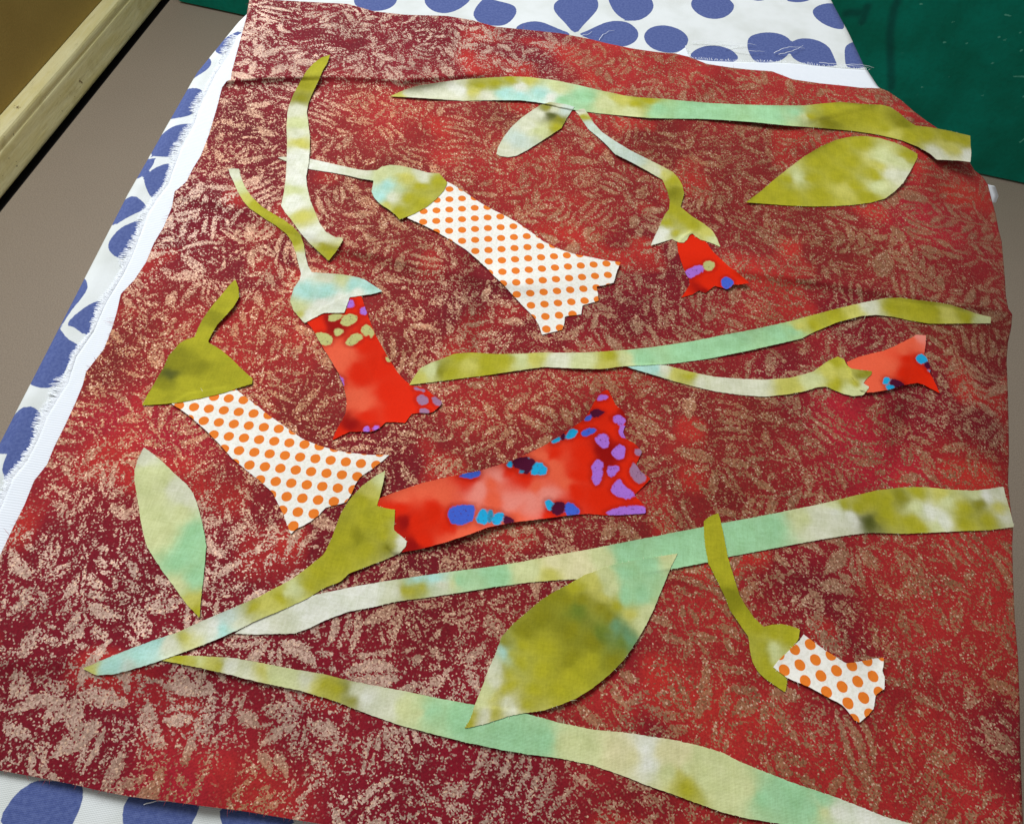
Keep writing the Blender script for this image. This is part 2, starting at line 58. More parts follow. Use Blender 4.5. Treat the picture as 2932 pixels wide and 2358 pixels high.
SPOT={'stem_curl':[(-140.8,372.1,'O'),(-144.3,349.9,'O'),(-144.8,335.2,'D'),(-144.2,326.8,'P'),(-141.3,316.5,'L'),(-137.9,307.8,'P'),(-135,300.6,'Y'),(-133.4,291.9,'W'),(-129.5,275.3,'W'),(-129.3,265.7,'L'),(-126.3,258.1,'W'),(-118.5,248.3,'Y'),(-112.3,240.6,'W'),(-104.7,236.7,'P'),(-102.6,231.7,'O'),(-99.3,228.2,'O')],
'bud_top':[(-140.1,287.8,'P'),(-118.3,287.6,'W'),(-99,285.6,'P'),(-87.2,287,'L'),(-82.1,279.5,'A'),(-84.6,271.7,'A'),(-80.1,266.7,'Y'),(-79.4,291.2,'L'),(-74.3,287.3,'Y'),(-67.2,291.4,'P'),(-66.4,282.9,'O'),(-58,288.4,'O'),(-71.4,273.4,'O'),(-64.7,270,'O'),(-72.2,261.4,'O'),(-78.7,271.8,'P')],
'bud_mid':[(-161.7,271.9,'P'),(-156.4,263.4,'L'),(-148.8,255.6,'Y'),(-143.6,252.1,'O'),(-133.5,246.2,'O'),(-122.6,239.6,'O'),(-117.4,233,'O'),(-114.8,229.3,'Y'),(-113,224.3,'P'),(-109.1,214.7,'W'),(-98.6,213.7,'P'),(-89.5,215,'L'),(-104.1,205.1,'A'),(-96.2,204.7,'A'),(-106,193,'L'),(-103.6,189.7,'Y'),(-100,190.4,'W'),(-94.2,197.3,'W'),(-87.9,202.4,'W'),(-83.7,212.2,'A'),(-76.3,210.6,'A'),(-80,206.9,'W')],
'bud_left':[(-136.4,198.8,'O'),(-137.6,189.8,'O'),(-140.3,179.9,'D'),(-143.1,171.1,'O'),(-144,165.5,'O'),(-147.8,157.8,'D'),(-148.8,149,'K'),(-150.3,143.7,'D'),(-151.8,138.5,'O'),(-141,147.1,'O'),(-136.6,154.7,'D'),(-129.3,154.3,'O'),(-130.2,146.5,'O'),(-121.5,152.3,'O'),(-116.3,151.6,'O'),(-136.7,141.2,'O'),(-132.4,163.3,'O'),(-147.9,154.3,'D')],
'stem_top':[(-92.7,353.4,'Y'),(-85.8,356.6,'P'),(-75.2,360.6,'P'),(-59,366,'W'),(-50.4,366.5,'Y'),(-48.3,371.6,'O'),(-39.2,375.3,'O'),(-42.4,364,'P'),(-32.6,369.3,'A'),(-30.2,380.5,'O'),(-24.7,375.7,'W'),(-23.8,368.4,'A'),(-18.9,383.3,'Y'),(-11.8,372.8,'A'),(-5.8,371.2,'W'),(-1.1,381.4,'L'),(2,370,'M'),(14,375.9,'M'),(28.8,373.4,'L'),(36.2,378.2,'Y'),(44.1,377,'O'),(52.6,382,'O'),(41.5,370.4,'L'),(57.7,375.7,'M'),(77.1,377.3,'M'),(87.7,381.3,'M'),(127.1,387.5,'M'),(143.1,391.3,'M'),(146.9,389.1,'L'),(151.9,390.3,'O'),(163.6,399.1,'O'),(161.5,386.5,'D'),(172.2,395,'O'),(187.5,398.6,'O'),(199.8,386.5,'Y'),(196.3,390.1,'O'),(207.2,397.1,'D'),(210.5,386,'O'),(220.7,388.3,'O'),(235.8,390.3,'O'),(225.1,373.5,'P'),(235.9,380.2,'Y'),(243,376.1,'W'),(244.2,387.8,'O')],
'leaf_small':[(-26.7,319.7,'P'),(-19.2,332.2,'B'),(-15.9,342.7,'P'),(-10.8,355.3,'P'),(-8.3,341.6,'L'),(-5.8,362.3,'D'),(-3.1,354.2,'K'),(0.7,345.1,'O'),(1.8,352.4,'D'),(-2,361.7,'P'),(3.9,360.2,'B'),(7.4,363.9,'B')],
'bud_hang':[(13.2,362.3,'P'),(15.5,358.5,'O'),(18.8,352.1,'B'),(30.8,340.8,'B'),(45.2,331.8,'B'),(59.3,321.7,'P'),(62,321,'Y'),(67.6,317,'O'),(70.4,306.2,'D'),(68.9,294.8,'O'),(75,288.9,'O'),(80.2,285.2,'O'),(87.1,280.8,'Y'),(91.4,275.9,'L'),(70.8,277.4,'O'),(65.6,283.4,'O'),(65.7,277.5,'W'),(60.8,271.9,'W'),(74.3,274.7,'L')],
'leaf_right':[(114.3,313.1,'O'),(133.5,332.7,'O'),(139.2,335.3,'L'),(123.8,324.1,'O'),(153.4,350.5,'O'),(164.2,364,'O'),(180.6,373.4,'O'),(172.7,354.8,'O'),(187.8,354,'Y'),(192.8,363.4,'L'),(202,361.3,'L'),(193.8,349.9,'P'),(202.3,350.5,'P'),(185.8,338.9,'L'),(184,346.4,'O'),(170.5,334.2,'O'),(178.8,327,'O'),(151.1,323.6,'O'),(132.5,317,'O'),(207.8,368.2,'O'),(165.5,330.5,'Y'),(162,341.6,'O'),(147.5,335.8,'O')],
'stem_mid':[(-43.9,165.6,'Y'),(-39,170.8,'L'),(-34.8,171.6,'D'),(-25.9,180.3,'O'),(-30.3,171.5,'O'),(-22.5,177.4,'Y'),(-14.8,180.6,'O'),(-14,175.4,'O'),(-7.5,181.9,'O'),(-0.3,184.1,'L'),(6.9,186.4,'Y'),(18.1,186.6,'P'),(29.3,188.7,'L'),(40.3,192.6,'O'),(42.1,189.2,'Y'),(48,192.1,'L'),(55.4,195.4,'M'),(78.2,203.3,'M'),(94.5,210.1,'M'),(122.5,222.1,'M'),(129.9,225.5,'M'),(132.4,228,'Y'),(139,230.2,'O'),(151.9,238.7,'O'),(160.6,244.5,'Y'),(169.3,248.3,'P'),(181.8,249.7,'O'),(194.2,250,'O'),(202.4,249.5,'O'),(210.8,250,'Y'),(219.1,250.6,'O'),(227.3,250.1,'L')],
'bud_right':[(52.6,189.4,'A'),(63.2,190.4,'A'),(67.7,190.3,'P'),(74.5,189.8,'Y'),(77.5,188.5,'O'),(73,189.5,'Y'),(83.6,186,'P'),(94.1,187,'P'),(109.2,188.9,'P'),(124.5,191.6,'Y'),(136.4,197.4,'L'),(144.6,204.4,'Y'),(149.7,209,'O'),(153.1,204.1,'Y'),(160,203.5,'D'),(163.4,206,'D'),(147.9,197.7,'O'),(155.3,195.4,'L'),(159.8,195.3,'L'),(161.7,198.4,'P'),(157.1,198.4,'O')],
'bud_low':[(-48.7,116,'L'),(-51.5,110.5,'Y'),(-54,104.3,'O'),(-51,97.2,'O'),(-53.1,90,'D'),(-46,98,'O'),(-42.6,100.6,'O'),(-43.5,92.9,'O'),(-41.1,87.9,'D'),(-48.4,86.1,'O'),(-38.6,91,'O'),(-35.8,90.1,'W'),(-34,89,'P'),(-58.7,87.8,'O'),(-56.6,79.3,'O'),(-62.5,73.2,'O'),(-66.1,68.3,'O'),(-70.5,66.3,'L'),(-74.3,62.7,'O'),(-78.8,59.5,'Y'),(-83.3,56.5,'O'),(-86.4,53,'P'),(-90,53.1,'B'),(-91.2,47.6,'A'),(-95.7,46.9,'W'),(-99.8,46.9,'P'),(-103.1,42.9,'Y'),(-106.9,39,'P'),(-111.7,39.4,'A'),(-117.6,35.1,'A'),(-124.5,30.8,'A'),(-119.1,31.6,'B'),(-128.2,28.6,'A'),(-131.3,27.9,'Y')],
'stem_low':[(-81.7,49.6,'W'),(-71.3,54.7,'P'),(-63.3,58.3,'W'),(-52.9,64.7,'W'),(-44.1,67.9,'W'),(-32.5,71.6,'P'),(-28.4,72.8,'O'),(-24.5,74.7,'O'),(-25.7,77.7,'A'),(-20.2,78.5,'A'),(-17.2,75.8,'P'),(-12.4,77.2,'L'),(-10.2,78.8,'M'),(3.1,82.8,'M'),(15.3,86.7,'L'),(24.9,86.2,'Y'),(25.7,90.9,'C'),(33.8,93.5,'C'),(37.3,90.1,'C'),(43.3,96.3,'L'),(52.8,99.2,'M'),(72.3,105,'M'),(33.6,95.1,'C'),(52.7,102.2,'M'),(79.5,111.3,'M'),(99.6,115.9,'M'),(113.2,120.2,'M'),(127.2,126.1,'L'),(132.7,127,'P'),(141.4,132.1,'W'),(148.1,130.2,'W'),(141.6,134.3,'L'),(133.6,121.4,'P'),(145.3,136.4,'O'),(152.2,136.1,'O'),(156.2,140.5,'O'),(155.6,129.2,'K'),(162.4,134,'O'),(163.1,139.3,'O'),(170.6,142.8,'D'),(172.4,132,'O'),(178.1,146.4,'O'),(175.7,139.9,'L'),(181.1,138.5,'W'),(186.9,135.8,'W'),(175.5,129.6,'O'),(182.8,132.2,'L'),(191.8,144.1,'L'),(189,148.2,'Y'),(197.1,141.9,'O'),(197.3,136,'O'),(203.9,144.5,'D'),(203.5,149.8,'L'),(208.3,149.1,'W'),(208.1,137.8,'O'),(213,144.5,'Y'),(215,140.3,'P'),(214.7,152.4,'P')],
'leaf_pale':[(-144.2,110.2,'P'),(-142.2,101.8,'L'),(-133.8,100.3,'L'),(-139.4,98,'L'),(-127.9,98.5,'P'),(-134,92.6,'L'),(-121.9,94.6,'P'),(-133.3,85.8,'L'),(-122.5,87.6,'L'),(-125.9,79.6,'L'),(-113.5,80.3,'M'),(-115.2,76.1,'M'),(-128.6,75.3,'L'),(-116,69.9,'M'),(-108,64.9,'M'),(-112.7,61,'L'),(-105.8,55.4,'Y'),(-103.1,52.8,'O')],
'leaf_big':[(71.1,100.7,'L'),(62.7,96.7,'M'),(53.3,91.3,'M'),(60,84.6,'M'),(53.7,83.6,'M'),(63.4,77.5,'L'),(43.8,89.1,'L'),(47.3,83.9,'L'),(39.4,87.2,'Y'),(34.7,83.2,'O'),(41,83.6,'Y'),(44.4,80.3,'Y'),(50.2,78.6,'O'),(57.2,75.3,'Y'),(61.7,73.6,'L'),(25.6,78.6,'D'),(32,78.4,'D'),(38.3,78.1,'D'),(44.7,75.9,'D'),(35.5,73.3,'T'),(48,72.7,'D'),(45.9,67.5,'T'),(51.3,69.6,'U'),(55.8,66.6,'U'),(53.4,65.1,'T'),(42.5,63.4,'D'),(33,66.8,'D'),(23.5,69.6,'D'),(18,64,'D'),(17.5,58.5,'O'),(24.6,59.6,'O'),(34,56.3,'D'),(43,56.5,'O'),(51.9,59,'D'),(37.5,51.1,'O'),(25.5,51.6,'O'),(16.4,52.6,'O'),(10.9,57.6,'D'),(10.8,54.1,'A'),(13.2,54.4,'O'),(7.9,49.1,'P'),(7.5,43.9,'P'),(11.7,47.9,'O'),(14.6,43.9,'O'),(11.9,41.8,'O'),(23.4,43.5,'O'),(32.1,44.7,'O'),(21.2,37.7,'O'),(13.6,38.2,'P'),(8.1,39.6,'Y'),(6.2,41,'L'),(5.1,36.5,'L'),(7.8,34.2,'P'),(11.7,34.7,'O'),(11,35.7,'Y'),(17.4,35.5,'P'),(3.5,32,'O'),(1.7,29.1,'O'),(6,30.7,'P')],
'bud_small':[(88.9,119.9,'O'),(88.8,112.8,'O'),(90,105.1,'O'),(92.5,96.1,'O'),(95,89.3,'D'),(97.4,85.8,'D'),(99.8,81.8,'O'),(104.7,77.6,'O'),(110.9,76.1,'O'),(117.2,77,'O'),(107.5,70.1,'O'),(110.6,69.7,'L'),(107.3,65.9,'O'),(110.2,62.8,'O'),(113,58.6,'O')],
'stem_bottom':[(-108.9,35,'Y'),(-103.5,36.1,'O'),(-97.6,35.9,'O'),(-96.2,36.6,'L'),(-93.2,36.5,'Y'),(-89.5,35.9,'O'),(-86.1,35.9,'W'),(-77.3,35.5,'P'),(-74.7,36.4,'Y'),(-68.6,35.7,'L'),(-62.8,35.4,'L'),(-56.9,35.2,'P'),(-53.3,34.6,'Y'),(-50.9,34.4,'O'),(-46.1,33.5,'O'),(-42.9,34.5,'D'),(-40.7,34.2,'P'),(-40.5,31,'D'),(-36.7,32.1,'W'),(-26.6,30.4,'P'),(-20.9,30.6,'L'),(-15.1,30.4,'L'),(-12.4,30.8,'M'),(-0.8,30.3,'M'),(16.7,27.5,'M'),(28.1,28.1,'M'),(36.6,28.2,'L'),(45.2,28.4,'L'),(53.8,27.5,'C'),(59.5,27.3,'C'),(65.2,25.5,'W'),(65,30.6,'W'),(70.8,28.8,'C'),(76.5,27,'C'),(72.6,23,'L'),(79.4,24.9,'L'),(79.4,19.9,'O'),(75.9,29.5,'C'),(78.8,19.8,'O'),(76,21.9,'Y'),(82.8,30.5,'L'),(88.5,28.7,'L'),(85.6,23.2,'L'),(94.1,24.4,'L'),(91.2,19,'L'),(99.7,22.6,'L'),(105.2,20.9,'M'),(113.8,23,'M'),(116.4,19.9,'M'),(121.9,18.2,'M'),(125.1,23.1,'M'),(125.8,18.8,'L'),(130.4,19.4,'W'),(141.5,18.4,'W')],
'red_mid':[(-71.2,176.8,'R'),(-61.3,168.9,'R'),(-54.5,156,'R'),(-69.8,162.5,'R'),(-80.4,166.8,'S'),(-78.3,172.5,'S'),(-70.4,150.4,'S'),(-66.2,147.5,'S'),(-63.2,143.2,'R'),(-68.7,137.4,'k'),(-48.8,147.9,'R'),(-71.4,133,'R'),(-86,187,'k'),(-80.5,198,'R'),(-95.4,183.7,'R'),(-38.6,155.2,'R'),(-32.8,155.3,'R'),(-68.4,182.3,'R')],
'red_small':[(76.9,265,'R'),(82.8,261.8,'R'),(95.3,253.3,'R'),(82.8,240.8,'k'),(103.5,250.1,'R'),(77.1,237.6,'R'),(86.9,246.9,'R')],
'red_right':[(159.3,210.8,'S'),(165.1,213.8,'S'),(172.9,213.3,'S'),(167.4,201.2,'S'),(182.2,223.6,'S'),(183.1,219,'R'),(180.4,210.9,'R'),(189.4,228.8,'S'),(194,232.7,'p'),(188.3,211.4,'R'),(192.2,206.6,'R'),(195.4,202.6,'R'),(183.4,205,'R'),(163.3,198.6,'S')],
'red_big':[(-40.6,109.4,'S'),(-31.5,113.8,'S'),(-14.7,121,'R'),(-39.6,104.6,'R'),(-38.1,97.9,'k'),(-33.1,98.7,'R'),(-42,100.7,'R'),(-28.6,92.6,'R'),(-31,88.2,'k'),(-26.2,103.3,'R'),(-19.2,100.9,'R'),(-12.1,97.9,'S'),(-15.5,98.4,'S'),(-23.6,110.8,'S'),(-8.3,114.8,'p'),(-1.2,112.3,'S'),(-0.8,123.3,'p'),(3.6,126.3,'R'),(6.8,112.2,'p'),(-2.2,119.4,'S'),(9.4,123.6,'R'),(13.2,114.7,'p'),(14.8,135.8,'S'),(19.4,138.2,'R'),(20.7,133,'S'),(18.2,117.7,'p'),(14.5,120.7,'S'),(25.5,126.2,'S'),(31.4,121.3,'R'),(31.9,131.1,'R'),(33.3,139,'R'),(28.9,150.1,'R'),(41.5,121.5,'R'),(45.6,154.6,'R'),(42,166.4,'R'),(53.7,134.8,'R'),(54.9,125.2,'R'),(42.9,141.4,'k'),(48,163.3,'k'),(22.1,112.6,'R'),(9.4,107.7,'S')]}
BLOB={'red_mid':[('v',[(-83.3,202.8),(-81.5,202.1),(-81,199.5),(-82.9,197.8),(-83.9,198.4)]),
('v',[(-77.3,198.6),(-75.1,200.1),(-73.3,196.7),(-74.8,195.4),(-76.8,196.6)]),
('g',[(-90.7,192.4),(-84.9,194),(-85.3,190.8),(-88.1,188.7),(-90.3,189.8)]),
('g',[(-84.6,189.4),(-82.9,194.4),(-77.9,194.3),(-77.3,191.8),(-79.1,188.9),(-82.5,187.7)]),
('g',[(-85.9,184),(-84.5,185.8),(-81.6,184.8),(-83.1,182),(-84.5,181.2)]),
('g',[(-94.8,180.1),(-90.2,182.5),(-86.1,180.2),(-85.5,177.1),(-88.3,175.5),(-91.3,176)]),
('g',[(-79.7,179.1),(-76.4,184.8),(-72.5,183),(-74,179.7),(-77.4,177.1)]),
('g',[(-74.5,187.2),(-72.1,190.7),(-67.8,185.9),(-68.7,183.2),(-69.9,185),(-71.8,184.2)]),
('v',[(-79.6,160.5),(-76.8,160.6),(-75,157.9),(-75,154.8),(-77.6,157.4)]),
('s',[(-42.2,155.4),(-40.7,157.8),(-37.3,156.3),(-37.2,153.6),(-40,152.4)]),
('s',[(-36,157.9),(-30.5,155.7),(-30.6,154.1),(-34,153.7)]),
('s',[(-44.3,160.8),(-40,160.2),(-39.5,159.6),(-43.4,159.4)]),
('v',[(-61.2,137.4),(-59.3,137.9),(-58.9,135.6),(-60.6,135.3)]),
('v',[(-57.4,138.7),(-55.1,139.5),(-55.4,137.5),(-57.3,136.8)]),
('g',[(-60.3,174.9),(-56.8,172.1),(-58.9,172.2)]),
('s',[(-39.4,150.3),(-36.2,150.6),(-35.5,148.9),(-38.9,148.6)])],
'red_big':[('u',[(-19.1,105.8),(-17.2,108.6),(-10.2,110.1),(-8.6,108.3),(-9.9,102.1),(-16.5,100.5),(-18.3,103.2)]),
('c',[(-7.8,103.1),(-6.4,109.2),(-4,108.7),(-3.2,103.5),(-4.3,102.3)]),
('t',[(-3.5,108.7),(-1.4,108.7),(-1.9,103.7),(-2.5,103.6)]),
('c',[(-1,103.9),(-0.3,108.5),(3,108.4),(2.6,104.1),(0.1,103)]),
('m',[(3.4,108.1),(7.9,106),(5.8,105.1),(3.2,104.2)]),
('m',[(3.1,132.7),(8.6,135.5),(11.5,134.5),(13,133.6),(10.9,127.9),(9,127.2),(7.3,129.2),(3.9,129.4)]),
('c',[(11.3,128),(13,133.6),(16.5,133),(18.1,131),(17.7,128.7),(13.7,127.6)]),
('c',[(1.3,130.5),(3.1,132.6),(3.7,129.5),(2.2,129.2)]),
('t',[(6.2,127.5),(8,129.7),(9.2,127.6)]),
('t',[(7.8,133.9),(10,135.4),(11.2,134.3),(9.1,131.8)]),
('u',[(-18.1,121.5),(-15.1,123.6),(-9.3,126),(-9.5,123),(-12.8,121.9)]),
('c',[(18.8,144),(21.9,148.1),(22.5,145.8),(19.9,143.6)]),
('c',[(24.5,147.7),(25.9,151.2),(28.7,152.1),(29.6,150.2),(25.6,146.7)]),
('u',[(30.9,150.8),(34.3,153.5),(37.1,153.9),(36.5,151.8),(32.5,149.1)]),
('m',[(22.2,148.1),(23.9,149.6),(24.4,146.5),(22.7,145.8)]),
('u',[(31.5,157.1),(33.7,160.4),(34.9,159.3),(34.3,157.7)]),
('m',[(34.1,160.8),(35.7,163.6),(39.3,163),(40.4,162.8),(36.7,159.6)]),
('v',[(36.8,168.5),(37.6,171.6),(41.3,171.6),(41,170.1),(37.5,168.6)]),
('v',[(43.8,160.9),(47.3,162.3),(50,160.7),(49,158.1),(46.2,158)]),
('v',[(47.4,155.7),(50.1,158.3),(50.1,154.6),(51.2,151.1),(47.9,152.2)]),
('v',[(36.8,148.2),(40.1,152.4),(43,150.9),(43.6,147),(41.3,144.7)]),
('v',[(44.9,143.7),(47.5,147.7),(50.7,147.4),(50.5,143.5),(48.6,140.8),(45.7,141.5)]),
('v',[(37.6,137.4),(39.9,139.3),(41.8,137.3),(41.3,129.6),(39.7,127.1),(37.9,129.1),(37.2,133.5)]),
('v',[(43.3,135.7),(45.9,137.6),(48.8,136.6),(46.9,133.6),(44.9,132.1)]),
('s',[(53.3,137),(55.2,140.4),(60.4,134),(59.4,131.9),(56.7,131.1),(53.8,134)]),
('v',[(45.6,126.6),(48.4,131.6),(51.3,128.3),(56.2,125.8),(52.9,123),(47.5,124)]),
('v',[(43.3,114.3),(47.8,118.2),(59.8,121.6),(61.3,117.9),(52,115.4)]),
('s',[(55.3,147.4),(58.1,146.7),(57.2,143.8),(55,145)]),
('c',[(19,116.4),(20.9,117.4),(22.8,115.9),(21.4,112.8),(19.6,114.3)]),
('m',[(21.7,113.2),(23.1,117),(27.4,117),(26.4,111.5),(23.6,111.4)]),
('u',[(27.5,111.9),(27.8,117.4),(31.1,116.9),(33.3,114.4),(33.1,112.9)])],
'red_small':[('v',[(75.4,251.5),(79.5,255.6),(84.5,258.2),(85.3,255.1),(81.2,250.5),(77.1,248.1)]),
('g',[(84.9,257.8),(87,262.1),(91.2,260.7),(90.3,256.1),(86.2,254.8)]),
('u',[(93.9,248.3),(95.2,252.3),(98.6,252.4),(100.2,250),(98.8,245.8),(95.9,244.4)])],
'red_right':[('c',[(188.6,220),(190.7,222.3),(193,221.8),(195,219.3),(191.4,216.7),(189.1,216.8)]),
('m',[(191.8,216.6),(195.2,219.3),(195.5,215.1),(193.3,213.8)]),
('c',[(193.1,213.2),(195.3,214),(194.4,211.8)]),
('c',[(170.2,202.6),(171.8,205.2),(174.1,205),(172.8,202.4),(170.5,201.3)]),
('m',[(173.3,202.3),(175.6,205),(180.9,203.6),(179.3,201.1),(176.1,200.2)]),
('c',[(171.6,200.6),(175.2,201.7),(175.5,199.5),(171.6,198.2)])]}
LATTICE={'dots_top':((-10.0, 243.0),(6.35, 1.95),(1.233, -7.283)),
'dots_left':((-102.3, 118.5),(6.267, 0.317),(6.133, -5.633)),
'dots_right':((128.8, 63.8),(6.133, 2.733),(1.6, -5.5))}
FAB={'left':[(-201.1,422.1),(-196.7,402),(-194,384.3),(-191.3,367.3),(-188.8,351),(-187,344),(-188.7,342.1),(-189.4,336.1),(-186.6,319.7),(-183.4,297.4),(-182,281),(-182.6,270.9),(-182.5,261.3),(-184.6,255.5),(-185.7,253.5),(-183.1,242.6),(-182.2,229.4),(-182.8,218.5),(-181.9,206.3),(-183,195.5),(-185.7,186.2),(-183.4,176.2),(-181.9,167.3),(-180.8,156),(-183.3,143.6),(-181.9,137.2),(-181.1,127.6),(-180.7,117.5),(-180.6,107),(-179.9,99.8),(-181.6,92.3),(-180.6,82.1),(-180.5,72.8),(-180.1,62),(-178.6,-5.4)],
'top':[(-201.1,422.1),(-186.3,423.9),(-141,431.5),(-124.1,428),(-103.8,429.4),(-79,434.8),(-62.3,434.4),(-47.3,431.3),(-26.9,433.1),(-6.3,434.8),(12.5,433.6),(25,431.6),(40.6,430.4),(56.1,430.6),(67.4,432.1),(76.7,430.7),(88,426.3),(103.4,426.3),(116.8,427.3),(129.3,429),(142.4,424),(159.8,424.2),(175.3,425.5),(185.7,426),(198.3,428.6)],
'right':[(198.3,428.6),(203.2,426.5),(210.4,419.5),(217.1,410.1),(224,402.5),(229.2,397.7),(238.5,383.7),(243.9,370.6),(245.5,364),(249.3,359.4),(251.3,353.1),(250.9,339.8),(250.8,328.3),(249.8,316.9),(249.7,308.4),(247.7,295.1),(245.4,280.4),(243.4,269),(242.8,260.4),(244.1,257),(241.8,248.8),(238,239),(234.5,226.6),(230.9,207.2),(227.2,188.8),(223.5,171.4),(220.3,158.8),(218.9,148.5),(217.8,137.5),(215.6,129.2),(212.7,114.8),(209.6,97.8),(207.3,81.8),(204.4,66.6),(201.1,52.2),(194.8,24.2),(187.7,-9.2)],
'bottom':[(-178.6,-5.4),(-146.5,-5.7),(-133.1,-6),(-122.3,-6.4),(-114.1,-7),(-103.3,-7.4),(-92.8,-7.1),(-80.2,-6.9),(-66.5,-6.6),(-47.4,-6.8),(74.8,-7.4),(187.7,-9.2)]}
BACK={'left':[(-196.9,382.7),(-196.4,363.7),(-197.8,344.4),(-196.8,325.7),(-196.1,313.3),(-194.4,298.8),(-194.8,281.9),(-193.2,266.2),(-191.8,256.9),(-193.4,244.9),(-193.9,235.8),(-192.9,227.2),(-191.9,216.7),(-190.9,206.5),(-190.6,196.4),(-191.5,181.3),(-191.4,176.6),(-190.3,163.9),(-191.9,149.6),(-189.6,136.6),(-190.1,131.6),(-190.8,119.6),(-189.6,109.9),(-189.3,99.6),(-191.2,91.5),(-190,82)],
'top':[(77.7,428.8),(91.1,429.9),(108.8,433.3),(129.7,437.8),(142.4,440.3),(155,441.2),(171.9,442.5),(192.1,445.2)],
'scrap':[(255.5,352.7),(255.5,344.7),(253.1,339)]}
